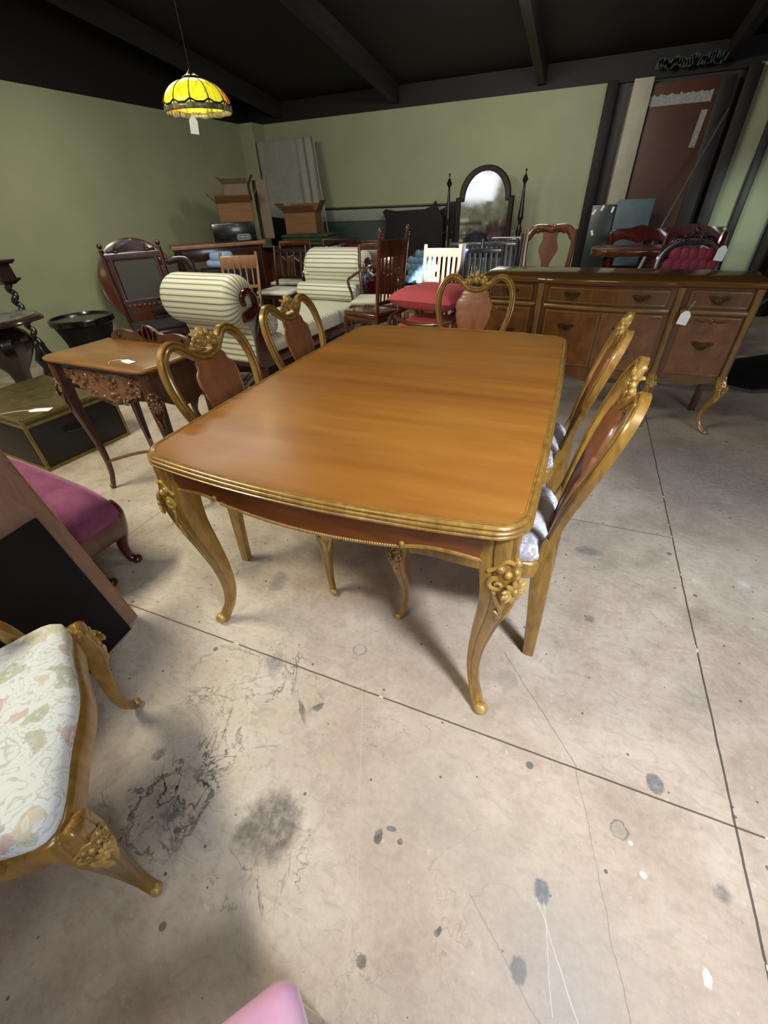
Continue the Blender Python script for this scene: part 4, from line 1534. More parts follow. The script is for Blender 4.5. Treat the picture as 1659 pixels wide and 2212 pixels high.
# ------------------------------------------------------------------ generic old chairs
def old_chair(name, label, loc, rz, mat, h=0.95, w_=0.42, d=0.42, back='slats', seat=None, seat_z=0.45, arms=False, group=None, finial=False, tilt=0.09, nsl=5, crest=0.07, legr=0.016, split=None):
    e = thing(name, label, 'chair', loc, rz, group)
    hw = w_ / 2

    def by(z):
        return -d / 2 - tilt * (z - seat_z) / (h - seat_z)
    for s in (-1, 1):
        m = MB()
        m.sweep(smooth([(s * hw * 0.96, d / 2 - 0.01, 0), (s * hw, d / 2 - 0.015, seat_z * 0.5), (s * hw, d / 2 - 0.02, seat_z - 0.02)], 4), [legr * 0.8, legr, legr * 1.15, legr, legr, legr * 1.2, legr, legr * 1.3, legr * 1.3], n=8)
        m.obj('leg', mat, e)
        m = MB()
        m.sweep([(s * hw * 0.9, -d / 2 - 0.03, 0), (s * hw * 0.92, -d / 2, seat_z * 0.6), (s * hw * 0.92, -d / 2, seat_z), (s * hw, by(h * 0.8), h * 0.8), (s * hw, by(h - 0.03), h - 0.03)], legr * 1.1, n=8)
        if finial:
            m.ell((s * hw, by(h) - 0.002, h), (0.021, 0.021, 0.032), 10, 8)
            m.ell((s * hw, by(h), h - 0.035), (0.02, 0.02, 0.01), 10, 6)
        m.obj('rear_post', mat, e)
    m = MB(); m.box(-hw, hw, -d / 2, d / 2, seat_z - 0.05, seat_z - 0.01, 0.006); m.obj('seat_frame', mat, e)
    m = MB(); m.box(-hw + 0.005, hw - 0.005, -d / 2 + 0.02, d / 2 + 0.01, seat_z - 0.012, seat_z + 0.03, 0.018, 3); m.obj('seat', M[seat] if seat else mat, e)
    m = MB()
    for s in (-1, 1):
        m.sweep([(s * hw * 0.95, -d / 2, 0.17), (s * hw * 0.98, d / 2 - 0.02, 0.17)], legr * 0.6, n=6)
    m.sweep([(-hw * 0.96, 0, 0.17), (hw * 0.96, 0, 0.17)], legr * 0.6, n=6)
    m.obj('stretcher', mat, e)
    if back in ('slats', 'spindles'):
        m = MB()
        zc = h - 0.06 - crest / 2
        pts = [(hw * u, by(zc) - 0.02 * (1 - u * u), zc) for u in (-1, -0.6, -0.2, 0.2, 0.6, 1)]
        m.sweep(pts, [(crest / 2, 0.010)] * 6, sec=supere(10, 5), up=(0, 1, 0))
        m.obj('crest_rail', mat, e)
        zl = seat_z + 0.12
        m = MB()
        m.sweep([(hw * u, by(zl), zl) for u in (-0.97, 0, 0.97)], [(0.016, 0.009)] * 3, sec=supere(10, 5), up=(0, 1, 0))
        m.obj('lower_rail', mat, e)
        for k in range(nsl):
            u = (k + 0.5) / nsl * 2 - 1
            m = MB()
            a_ = 0.007 if back == 'spindles' else 0.014
            m.sweep([(hw * 0.85 * u, by(z), z) for z in (zl, (zl + zc) / 2, zc)], [(a_, 0.006)] * 3 if back == 'slats' else [a_, a_ * 1.4, a_], sec=supere(8, 4) if back == 'slats' else None, up=(0, 1, 0) if back == 'slats' else None, n=8)
            m.obj('slat' if back == 'slats' else 'spindle', mat, e)
    elif back == 'vase':
        m = MB()
        half = smooth([(hw * 0.86, seat_z), (hw * 0.84, seat_z + 0.12), (hw * 0.98, seat_z + 0.30), (hw * 0.98, h - 0.12), (hw * 0.72, h - 0.03), (hw * 0.3, h - 0.02), (0, h - 0.035)], 5)
        full = half + [(-x, z) for x, z in reversed(half[:-1])]
        m.sweep([(x, by(z), z) for x, z in full], [(0.020 + 0.016 * (z > h - 0.10), 0.014) for x, z in full], sec=supere(10, 3), up=(0, 1, 0))
        fr = m.obj('back_frame', mat, e)
        m = MB()
        for s in (-1, 1):
            scroll(m, (s * hw * 0.55, by(h) + 0.014, h - 0.045), (0, 1, 0), (0, 0, 1), 0.022, 1.2, 0.3, s)
            leaf(m, [(s * 0.005, by(h) + 0.01, h - 0.03), (s * 0.03, by(h) + 0.012, h + 0.004), (s * 0.06, by(h) + 0.01, h - 0.01)], 0.012)
        m.ell((0, by(h) + 0.008, h - 0.002), (0.02, 0.012, 0.022), 10, 6)
        m.obj('carving', mat, fr)
        m = MB()
        hwp = smooth([(0.075, h - 0.05), (0.07, h - 0.12), (0.095, h - 0.20), (0.05, h - 0.30), (0.038, h - 0.38), (0.06, seat_z)], 4)
        m.rings([[Vector((-x, by(z) - 0.006, z)), Vector((x, by(z) - 0.006, z)), Vector((x, by(z) + 0.006, z)), Vector((-x, by(z) + 0.006, z))] for x, z in hwp])
        m.obj('splat', mat, e)
    elif back == 'open':
        m = MB()
        m.sweep([(hw * u, by(h - 0.05) - 0.02 * (1 - u * u), h - 0.05) for u in (-1, -0.5, 0, 0.5, 1)], [(0.028, 0.011)] * 5, sec=supere(10, 4), up=(0, 1, 0))
        m.obj('crest_rail', mat, e)
        m = MB()
        zl = seat_z + 0.25
        for s in (-1, 1):
            m.sweep(smooth([(s * hw * 0.9, by(zl), zl - 0.03), (s * hw * 0.4, by(zl), zl + 0.05), (0, by(zl), zl), (-s * hw * 0.4, by(zl), zl - 0.05), (-s * hw * 0.9, by(zl), zl + 0.03)], 4), 0.011, n=8)
        m.obj('back_scrollwork', mat, e)
    if arms:
        for s in (-1, 1):
            m = MB()
            m.sweep(smooth([(s * hw, by(seat_z + 0.24), seat_z + 0.24), (s * (hw + 0.03), -d * 0.1, seat_z + 0.22), (s * (hw + 0.03), d * 0.25, seat_z + 0.21), (s * (hw + 0.02), d * 0.33, seat_z + 0.16), (s * hw, d * 0.28, seat_z + 0.08), (s * hw, d * 0.22, seat_z)], 4), 0.014, n=8)
            m.obj('arm', mat, e)
    return e


def face(loc, tgt):
    """rz so the chair's +y faces the target"""
    return atan2(tgt[1] - loc[1], tgt[0] - loc[0]) - pi / 2


# tall caned chair at the left wall
e = thing('caned_chair', 'tall dark carved chair with caned back panel against the left wall', 'chair', (-3.50, 3.02, 0), face((-3.50, 3.02), (0.2, 0.2)))
hw = 0.235
for s in (-1, 1):
    m = MB()
    m.sweep([(s * 0.21, -0.20, 0), (s * 0.21, -0.20, 0.45), (s * hw, -0.26, 0.78), (s * hw, -0.31, 1.04)], 0.019, n=8)
    m.ell((s * hw, -0.314, 1.068), 0.022, 10, 8)
    m.obj('rear_post', M['darkred'], e)
    m = MB()
    m.sweep([(s * 0.23, 0.2, 0), (s * 0.23, 0.2, 0.08), (s * 0.23, 0.2, 0.2), (s * 0.23, 0.2, 0.34), (s * 0.23, 0.2, 0.43)], [0.026, 0.016, 0.026, 0.018, 0.026], n=10)
    m.obj('leg', M['darkred'], e)
m = MB(); m.box(-0.25, 0.25, -0.22, 0.24, 0.40, 0.45, 0.01); m.obj('seat_frame', M['darkred'], e)
m = MB(); m.box(-0.22, 0.22, -0.18, 0.22, 0.44, 0.475, 0.015); m.obj('seat', M['blackmatt'], e)


def cby(z):
    return -0.20 - 0.11 * (z - 0.45) / 0.59


m = MB()
for z, hh in ((0.985, 0.03), (0.63, 0.022), (0.56, 0.014)):
    m.sweep([(-hw, cby(z), z), (0, cby(z), z), (hw, cby(z), z)], [(hh, 0.014)] * 3, sec=supere(10, 5), up=(0, 1, 0))
for s in (-1, 1):
    m.sweep([(s * 0.185, cby(0.64), 0.64), (s * 0.185, cby(0.97), 0.97)], [(0.018, 0.012)] * 2, sec=supere(8, 5), up=(0, 1, 0))
bf = m.obj('back_frame', M['darkred'], e)
m = MB()
cr = smooth([(-0.2, 1.0), (-0.19, 1.04), (-0.15, 1.03), (-0.12, 1.075), (-0.06, 1.09), (0, 1.12), (0.06, 1.09), (0.12, 1.075), (0.15, 1.03), (0.19, 1.04), (0.2, 1.0)], 3)
m.prism(cr, cby(1.02) - 0.012, cby(1.02) + 0.012, 'y', 0.003)
for s in (-1, 1):
    scroll(m, (s * 0.13, cby(1.02) + 0.014, 1.04), (0, 1, 0), (0, 0, 1), 0.022, 1.2, 0.3, s)
m.obj('crest', M['darkred'], bf)
m = MB()
m.rings([[Vector((-0.175, cby(z) - 0.002, z)), Vector((0.175, cby(z) - 0.002, z)), Vector((0.175, cby(z) + 0.002, z)), Vector((-0.175, cby(z) + 0.002, z))] for z in (0.65, 0.965)])
m.obj('cane_panel', M['cane'], bf)
m = MB()
for k in range(9):
    m.ell((-0.17 + 0.34 * k / 8, cby(0.6) + 0.01, 0.596), (0.012, 0.010, 0.018), 8, 6)
m.obj('carved_beads', M['brownchair'], bf)

# tilt-top round table and long plank table at the back left
m = MB()
m.lathe([(0.0, -0.014), (0.43, -0.014), (0.46, -0.008), (0.46, 0.008), (0.43, 0.014), (0.0, 0.014)], n=48, mat=Matrix.Rotation(radians(80), 3, 'Y'))
e = thing('tilt_top_table', 'round red mahogany table top tipped upright against the left wall', 'table', (-4.84, 4.16, 0), radians(-24))
o = m.obj('tipped_top', M['mahog_lt'], e, loc=(0, 0, 0.61))
m = MB(); m.sweep([(0.12, 0, 0.12), (0.12, 0, 0.55)], 0.03, n=12); m.box(0.0, 0.12, -0.05, 0.05, 0.52, 0.58, 0.005)
m.obj('column', M['mahog_lt'], e)
m = MB()
for a in (0, 2.09, 4.19):
    m.sweep(smooth([(0.12, 0, 0.16), (0.12 + 0.10 * cos(a), 0.10 * sin(a), 0.13), (0.12 + 0.24 * cos(a), 0.24 * sin(a), 0.02)], 4), 0.018, n=8)
m.obj('tripod_base', M['mahog_lt'], e)

pl = Vector((-4.62, 4.60, 0)); pr = Vector((-3.95, 5.35, 0))
an = atan2(pr.y - pl.y, pr.x - pl.x)
PT = thing('long_side_table', 'long brown side table in the back left corner carrying boxes', 'table', tuple((pl + pr) / 2), an)
m = MB(); m.box(-0.55, 0.60, -0.02, 0.46, 0.90, 0.94, 0.006); m.obj('table_board', M['oakpale'], PT)
m = MB(); m.box(-0.5, 0.55, 0.02, 0.42, 0.76, 0.90, 0.004); m.obj('table_apron', M['darkred'], PT)
for x in (-0.48, 0.53):
    for y in (0.04, 0.42):
        m = MB(); m.sweep([(x, y, 0), (x, y, 0.3), (x, y, 0.55), (x, y, 0.90)], [0.022, 0.032, 0.024, 0.036], n=10); m.obj('leg', M['darkred'], PT)


def on_pt(x, y, z=0.94):
    return PT.location + Matrix.Rotation(an, 3, 'Z') @ Vector((x, y, z))


def open_box(name, label, loc, rz, w_, d, h, mat, flaps=True, cat='box'):
    e = thing(name, label, cat, loc, rz)
    m = MB()
    tk = 0.006
    m.box(-w_ / 2, w_ / 2, -d / 2, d / 2, 0, tk)
    m.box(-w_ / 2, w_ / 2, -d / 2, -d / 2 + tk, 0, h)
    m.box(-w_ / 2, w_ / 2, d / 2 - tk, d / 2, 0, h)
    m.box(-w_ / 2, -w_ / 2 + tk, -d / 2, d / 2, 0, h)
    m.box(w_ / 2 - tk, w_ / 2, -d / 2, d / 2, 0, h)
    m.obj('carton', mat, e)
    if flaps:
        for (px_, py_, rx, ry, L, Wd) in ((0, -d / 2, 0.9, 0, d * 0.4, w_), (0, d / 2, -0.7, 0, d * 0.4, w_), (-w_ / 2, 0, 0, -0.8, w_ * 0.35, d), (w_ / 2, 0, 0, 0.6, w_ * 0.35, d)):
            m = MB()
            if rx:
                m.box(-Wd / 2, Wd / 2, -0.003, 0.003, 0, L, mat=Matrix.Translation((px_, py_, h)) @ Matrix.Rotation(rx, 4, 'X'))
            else:
                m.box(-0.003, 0.003, -Wd / 2, Wd / 2, 0, L, mat=Matrix.Translation((px_, py_, h)) @ Matrix.Rotation(ry, 4, 'Y'))
            m.obj('flap', mat, e)
    return e


e = thing('black_appliance_box', 'glossy black box with pale oval badge on the long side table', 'box', tuple(on_pt(0.30, 0.16)), an - 0.12)
m = MB(); m.box(-0.30, 0.22, -0.15, 0.15, 0, 0.20, 0.006); m.obj('box_body', M['black'], e)
m = MB()
bo = []
for k in range(28):
    a = 2 * pi * k / 28
    bo.append((0.06 + (0.055 if cos(a) > 0 else -0.055) + 0.028 * cos(a), 0.05 + 0.028 * sin(a)))
m.prism(bo, -0.154, -0.150, 'y')
bd = m.obj('badge', plain('badge_dark_glass', '#202226', 0.3), e)
m = MB()
ring_pts = [(x, -0.155, z) for x, z in bo]
m.sweep(ring_pts, 0.0045, n=6, closed=True)
for k in range(8):   # row of small illegible letter marks
    x = -0.008 + k * 0.0175
    m.box(x, x + 0.010, -0.157, -0.154, 0.035 + 0.004 * (k % 3 == 1), 0.064 + 0.004 * (k % 3 == 0))
m.obj('badge_lettering', plain('badge_silver', '#8f9493', 0.4), bd)

open_box('cardboard_box', 'wide open brown cardboard box on top of the black appliance box', tuple(on_pt(0.34, 0.20, 1.142)), an - 0.2, 0.42, 0.30, 0.20, M['card'])
open_box('cardboard_box', 'small grey brown cardboard box, topmost of the stack in the back left corner', tuple(on_pt(0.42, 0.26, 1.36)), an - 0.35, 0.30, 0.22, 0.17, M['cardgrey'])
e = open_box('cardboard_box', 'tall narrow grey cardboard box standing right of the stacked open boxes', tuple(on_pt(0.72, 0.30, 0.942)), an, 0.14, 0.2, 0.62, M['cardgrey'], flaps=False)

# low cupboard with blankets below the draped panel
e = thing('low_cupboard', 'dark red wooden cupboard under the cardboard box and green blanket', 'cupboard', (-3.55, 6.15, 0), 0.12)
m = MB(); m.box(-0.85, 0.45, -0.25, 0.25, 0, 0.80, 0.006); m.obj('cupboard_body', M['darkred'], e)
m = MB(); m.box(-0.88, 0.48, -0.28, 0.28, 0.80, 0.83, 0.006); m.obj('cupboard_top', M['mahog'], e)
for x0 in (-0.82, -0.18):
    m = MB(); m.box(x0, x0 + 0.58, -0.262, -0.25, 0.05, 0.76, 0.004); dd = m.obj('door', M['mahog_lt'], e)
    m = MB(); m.ell((x0 + 0.5, -0.275, 0.42), 0.014, 8, 6); m.obj('knob', M['brass'], dd)
m = MB()
m.box(-0.38, 0.38, -0.2, 0.2, 0, 0.045, 0.02, 3)
m.box(-0.36, 0.37, -0.19, 0.2, 0.045, 0.09, 0.02, 3)
m.box(-0.37, 0.34, -0.19, 0.19, 0.09, 0.13, 0.02, 3)
o = m.obj('folded_blanket', M['green'], None, loc=(-3.62, 6.14, 0.832), rot=(0, 0, 0.12))
tag(o, 'dark green folded blanket on top of the dark red cupboard', 'blanket')
open_box('cardboard_box', 'brown cardboard box with drooping flap on the green blanket, below the grey sheet', (-3.72, 6.18, 0.966), 0.25, 0.44, 0.32, 0.24, M['card'])
# curved mahogany chest
e = thing('mahogany_chest', 'polished red mahogany bow-top chest behind the far scroll of the chaise', 'chest', (-2.62, 6.05, 0), 0.05)
m = MB()
m.prism([(-0.40, 0.0), (0.40, 0.0), (0.42, 0.80), (0.30, 0.865), (0, 0.885), (-0.30, 0.865), (-0.42, 0.80)], -0.22, 0.22, 'y', 0.01)
m.obj('chest_body', M['mahog'], e)
m = MB(); m.sweep([(-0.12, -0.235, 0.5), (0, -0.25, 0.48), (0.12, -0.235, 0.5)], 0.007, n=6); m.obj('handle', M['brass'], e)

# tall panel draped in a grey dust sheet
DP = thing('draped_panel', 'tall panel leaning on the back wall, draped in a grey dust sheet', 'panel', (-4.42, 7.08, 0), 0.0)
m = MB(); m.box(-0.52, 0.42, 0.02, 0.07, 0.02, 2.06, 0.004); m.obj('panel_board', M['blackmatt'], DP)
m = MB()
nx, nz = 60, 40
g0 = []
for i in range(nz + 1):
    row = []
    v_ = i / nz
    for k in range(nx + 1):
        u = k / nx
        xt = -0.50 + 1.0 * u
        # the right third falls free in folds and drops lower
        fold = max(0.0, (u - 0.62) / 0.38)
        zb = 1.15 - 0.10 * u - 0.33 * min(1, fold * 2.2)
        z = 2.075 - (2.075 - zb) * v_
        x = xt + fold * v_ * 0.20 + 0.015 * v_
        y = 0.0 - 0.02 * v_ - fold * 0.09 * sin(u * 46) * (0.3 + 0.7 * v_) - 0.10 * fold * v_ + 0.012 * noise.noise(Vector((u * 5, v_ * 4, 0)))
        row.append(Vector((x, y, z)))
    g0.append(row)
m.rings(g0, caps=False, close_ring=False)
sh = m.obj('dust_sheet', M['sheet2'], DP, 80)
sm = sh.modifiers.new('thick', 'SOLIDIFY')
sm.thickness = 0.006

# scalloped black headboards
for k, (x0, pts, lb) in enumerate(((-2.92, [(0, 0), (0.95, 0), (0.95, 1.08), (0.86, 1.16), (0.82, 1.27), (0.76, 1.20), (0.66, 1.17), (0.45, 1.17), (0.2, 1.16), (0.05, 1.19), (0.0, 1.16), (0.06, 1.05), (0.02, 0.8)], 'black carved headboard with a pointed right corner, leaning on the back wall'),
                                   (-2.08, [(0, 0), (1.05, 0), (1.05, 1.16), (0.9, 1.19), (0.72, 1.20), (0.50, 1.17), (0.36, 1.24), (0.2, 1.25), (0.1, 1.18), (0, 1.14)], 'black headboard with camel-hump top, behind the cheval mirror'))):
    m = MB(); m.prism(pts, 0, 0.04, 'y', 0.004)
    o = m.obj('headboard', M['blackmatt'], loc=(x0, 7.16 + 0.08 * k, 0))
    tag(o, lb, 'headboard')

# ------------------------------------------------------------------ cheval mirror
CV = thing('cheval_mirror', 'dark carved cheval mirror with arched top and spiked side posts by the back wall', 'mirror', (-1.345, 6.9, 0), 0.0)


def arch(w_, zs, zt, z0, sh_, n=20):
    """outline: straight sides to zs, shoulder inset sh_, half-ellipse to zt"""
    p = [(-w_, z0), (w_, z0), (w_, zs), (w_ - sh_, zs + 0.005)]
    a_ = w_ - sh_
    for k in range(n + 1):
        a = pi * k / n
        p.append((a_ * cos(a), zs + 0.02 + (zt - zs - 0.02) * sin(a)))
    p += [(-a_, zs + 0.005), (-w_, zs)]
    return p


OUT = arch(0.385, 1.285, 1.615, 0.22, 0.05)
INN = arch(0.315, 1.235, 1.555, 0.29, 0.05)
mt = NT('old_mirror_glass')
nn_ = mt.noise(mt.obj(), 6, 5, 0.6)
M['mirror'] = mt.fin(mt.ramp(nn_, [(0.35, '#cfd1d6'), (0.65, '#eceef2')]), mt.ramp(nn_, [(0.3, 0.03), (0.8, 0.13)]), 1.0)
m = MB()
yy0, yy1 = -0.025, 0.0
rs = []
for q, y in ((OUT, 0.012), (OUT, -0.018), ([(a * 0.96, 1.0 + (b - 1.0) * 0.97 if False else b - 0.008 * (b > 1)) for a, b in OUT], -0.03), ([(a * 1.04, b + 0.008 * (b > 1)) for a, b in INN], -0.026), (INN, -0.008)):
    rs.append([Vector((a, y, b)) for a, b in q])
m.rings(rs, caps=False)
m.obj('mirror_frame', M['darkwood'], CV, 35)
m = MB(); m.prism(OUT, 0.003, 0.012, 'y'); m.obj('back_board', M['darkwood'], CV)
m = MB(); m.prism([(a * 1.02, b) for a, b in INN], -0.010, 0.002, 'y', 0.0)
m.obj('mirror_glass', M['mirror'], CV)
for s in (-1, 1):
    m = MB()
    prof = [(0.028, 0.0), (0.03, 0.06), (0.022, 0.10), (0.03, 0.14), (0.03, 0.40), (0.026, 0.46), (0.034, 0.50), (0.030, 0.62), (0.040, 0.66), (0.036, 0.78), (0.018, 0.82), (0.040, 0.90), (0.022, 0.965), (0.020, 1.0), (0.036, 1.04), (0.036, 1.06), (0.026, 1.18), (0.016, 1.36), (0.012, 1.40), (0.038, 1.445), (0.016, 1.49), (0.008, 1.50), (0.008, 1.53), (0.013, 1.545), (0.002, 1.555)]
    m.lathe(prof, (s * 0.49, 0, 0), 14)
    po = m.obj('side_post', M['darkwood'], CV)
    m = MB(); m.sweep([(s * 0.37, 0, 0.90), (s * 0.56, 0, 0.90)], 0.008, n=8); m.obj('pivot', M['darkwood'], po)
    m = MB()
    m.sweep(smooth([(s * 0.49, -0.26, 0.02), (s * 0.49, -0.12, 0.07), (s * 0.49, 0, 0.10), (s * 0.49, 0.12, 0.07), (s * 0.49, 0.26, 0.02)], 4), 0.022, n=8)
    m.obj('foot', M['darkwood'], CV)
m = MB(); m.box(-0.49, 0.49, -0.012, 0.012, 0.12, 0.18, 0.004); m.obj('stretcher', M['darkwood'], CV)

# ------------------------------------------------------------------ assorted chairs
old_chair('vase_back_chair', 'glossy brown vase-splat chair standing behind the sideboard', (-0.36, 5.05, 0), radians(176), M['mahog_lt'], h=1.03, w_=0.46, back='vase', legr=0.02)
old_chair('finial_chair', 'brown chair with two acorn finials, left of the pink cushions', (-1.74, 3.92, 0), radians(70), M['brownchair'], h=1.10, w_=0.34, back='spindles', finial=True, nsl=6, crest=0.12)
old_chair('open_armchair', 'brown open armchair with white seat, right of the far chaise scroll', (-1.94, 4.50, 0), radians(-170), M['brownchair'], h=0.96, w_=0.46, back='open', seat='seatwhite', arms=True)
old_chair('oak_chair', 'pale oak chair with turned spindles and carved top rail behind the near scroll', (-3.44, 4.12, 0), radians(-160), M['oakpale'], h=0.93, w_=0.40, back='spindles', nsl=5, crest=0.13)
old_chair('dark_slat_chair', 'dark slat-back chair with white seat between the two chaise scrolls', (-3.33, 4.82, 0), radians(178), M['darkwood'], h=0.93, w_=0.46, back='slats', nsl=4, seat='seatwhite')
old_chair('open_armchair', 'dark red open armchair with white seat, left of the far chaise scroll', (-2.96, 5.50, 0), radians(-178), M['darkred'], h=0.95, w_=0.50, back='open', seat='seatwhite', arms=True)
old_chair('red_brown_chair', 'red brown open-back chair under the cardboard box, behind the dark slat chair', (-3.62, 5.50, 0), radians(-170), M['mahog_lt'], h=0.93, w_=0.44, back='open', seat='seatwhite')
old_chair('dark_round_chair', 'very dark polished hoop-back chair behind the near chaise scroll', (-3.98, 3.78, 0), radians(-140), M['darkwood'], h=0.88, w_=0.48, back='vase', seat=None)
# cloth on the long table's lower shelf
m = MB()
m.box(-0.17, 0.13, -0.10, 0.10, 0.0, 0.085, 0.04, 4)
m.box(-0.11, 0.13, -0.09, 0.09, 0.06, 0.165, 0.04, 4)
lc = Vector((-3.98, 4.62, 0.0))
e = thing('storage_crate', 'dark low crate under the long side table holding a pale blue bundle', 'crate', (lc.x, lc.y, 0), an)
mm = MB(); mm.box(-0.25, 0.25, -0.14, 0.14, 0, 0.72, 0.006); mm.obj('crate_body', M['blackmatt'], e)
o = m.obj('cloth_bundle', M['bluewhite'], loc=(lc.x, lc.y, 0.722))
tag(o, 'pale blue white cloth bundle below the black appliance box', 'cloth')

# press-back chairs catching the light
PB = old_chair('press_back_chair', 'slatted chair glowing white in the shaft of daylight, right of the blue tufted chair', (-1.31, 4.42, 0), radians(176), M['oakpale'], h=0.96, w_=0.36, back='slats', nsl=6, crest=0.075, group='slatted chairs in front of the cheval mirror')
for k, (x, y, r, lb) in enumerate(((-1.22, 5.04, 176, 'dark slatted chair directly behind the brightly lit chair'),
                                 (-0.86, 4.38, 184, 'grey blue lit slatted chair left of the sideboard corner'),
                                 (-0.83, 5.04, 182, 'slatted chair behind the grey blue lit one, in front of the mirror'),
                                 (-0.86, 5.68, 182, 'slatted chair furthest back of all, in front of the mirror'))):
    cc = dup(PB, (x, y, 0), radians(r), lb, 'slatted chairs in front of the cheval mirror')
dkm = wood('grey_dark_chair_wood', '#1c1a20', '#36343c', 0.3, 0.5, (6, 6, 1.5), 4)
for o in list(bpy.data.objects):
    if o.parent and o.parent.name.startswith('press_back_chair.'):
        o.data = o.data.copy()
        o.data.materials[0] = dkm

# blue tufted chair
e = thing('tufted_chair', 'small round chair with pale blue tufted velvet back, behind the pink cushions', 'chair', (-1.78, 5.22, 0), radians(165))
m = MB()
hs = []
for k in range(25):
    a = pi * k / 24
    hs.append((0.24 * cos(a), -0.20, 0.52 + 0.30 * sin(a)))
m.sweep([(0.24, -0.2, 0)] + hs + [(-0.24, -0.2, 0)], 0.018, n=8)
m.obj('back_frame', M['mahog'], e)
m = MB()
for i in range(5):
    for k in range(6):
        x = -0.18 + 0.072 * k + (0.036 if i % 2 else 0)
        z = 0.52 + 0.065 * i
        if (x / 0.22) ** 2 + ((z - 0.50) / 0.30) ** 2 < 1:
            m.ell((x, -0.185, z), (0.050, 0.018, 0.047), 10, 7)
m.obj('tufted_back', M['bluevelvet'], e)
m = MB(); m.lathe([(0.21, 0.36), (0.23, 0.38), (0.22, 0.44), (0.12, 0.47), (0.01, 0.475)], n=24); m.obj('seat', M['bluevelvet'], e)
for a in (0.7, 2.4):
    m = MB(); m.sweep([(0.19 * cos(a), 0.19 * sin(a), 0.37), (0.21 * cos(a), 0.21 * sin(a), 0)], [0.022, 0.013], n=8); m.obj('leg', M['mahog'], e)


def pillow(name, label, loc, rz, w_, d, th, mat, rx=0.0, group=None):
    m = MB()
    n = 18
    for sgn in (1, -1):
        rows = []
        for i in range(n + 1):
            u = i / n * 2 - 1
            row = []
            for k in range(n + 1):
                v_ = k / n * 2 - 1
                px_ = u * w_ / 2 * (1 - 0.07 * (1 - v_ * v_) * 0 - 0.06 * (1 - abs(v_)) * 0 + 0.04 * abs(u * v_))
                py_ = v_ * d / 2 * (1 + 0.04 * abs(u * v_))
                q = max(0, (1 - u ** 4)) ** 0.5 * max(0, (1 - v_ ** 4)) ** 0.5
                zz = sgn * th / 2 * q + 0.006 * noise.noise(Vector((u * 2, v_ * 2, sgn)))* (q > 0.05)
                row.append(Vector((px_, py_, zz)))
            rows.append(row)
        m.rings(rows, caps=False, close_ring=False)
    bmesh.ops.remove_doubles(m.b, verts=m.b.verts, dist=0.0005)
    o = m.obj(name, mat, loc=loc, rot=(rx, 0, rz))
    tag(o, label, 'cushion', group)
    pp = []
    for k in range(48):
        a = 2 * pi * k / 48
        ca, sa = cos(a), sin(a)
        r = 1 / max(abs(ca), abs(sa))
        u, v_ = ca * r, sa * r
        pp.append((u * w_ / 2 * (1 + 0.04 * abs(u * v_)), v_ * d / 2 * (1 + 0.04 * abs(u * v_)), 0))
    m = MB(); m.sweep(pp, 0.004, n=6, closed=True); m.obj('piping', mat, o)
    return o


# low open chair carrying pink cushions
e = old_chair('low_bergere', 'dark curved low chair carrying two coral pink cushions behind the table', (-1.07, 3.68, 0), radians(170), M['brownchair'], h=0.58, w_=0.52, d=0.5, back='none', seat_z=0.34, legr=0.018)
m = MB()
for s in (-1, 1):
    m.sweep(smooth([(s * 0.26, -0.25, 0.34), (s * 0.28, -0.24, 0.47), (s * 0.27, -0.08, 0.535), (s * 0.27, 0.14, 0.53), (s * 0.28, 0.25, 0.50), (s * 0.26, 0.25, 0.33)], 4), 0.016, n=8)
m.sweep(smooth([(-0.27, 0.2, 0.52), (-0.1, 0.25, 0.49), (0.1, 0.25, 0.49), (0.27, 0.2, 0.52)], 4), 0.014, n=8)
m.sweep(smooth([(-0.27, -0.2, 0.54), (0, -0.25, 0.52), (0.27, -0.2, 0.54)], 4), 0.014, n=8)
m.obj('arm_hoop', M['brownchair'], e)
pillow('seat_cushion', 'large coral pink cushion, the upper one resting on the dark low chair', (-1.07, 3.68, 0.65), radians(-14), 0.56, 0.50, 0.17, M['pinkcush'], 0.0)
pillow('seat_cushion', 'coral pink cushion on the seat of the low chair, the lower one', (-1.07, 3.67, 0.435), radians(-6), 0.50, 0.46, 0.12, M['pinkcush'], 0.0)

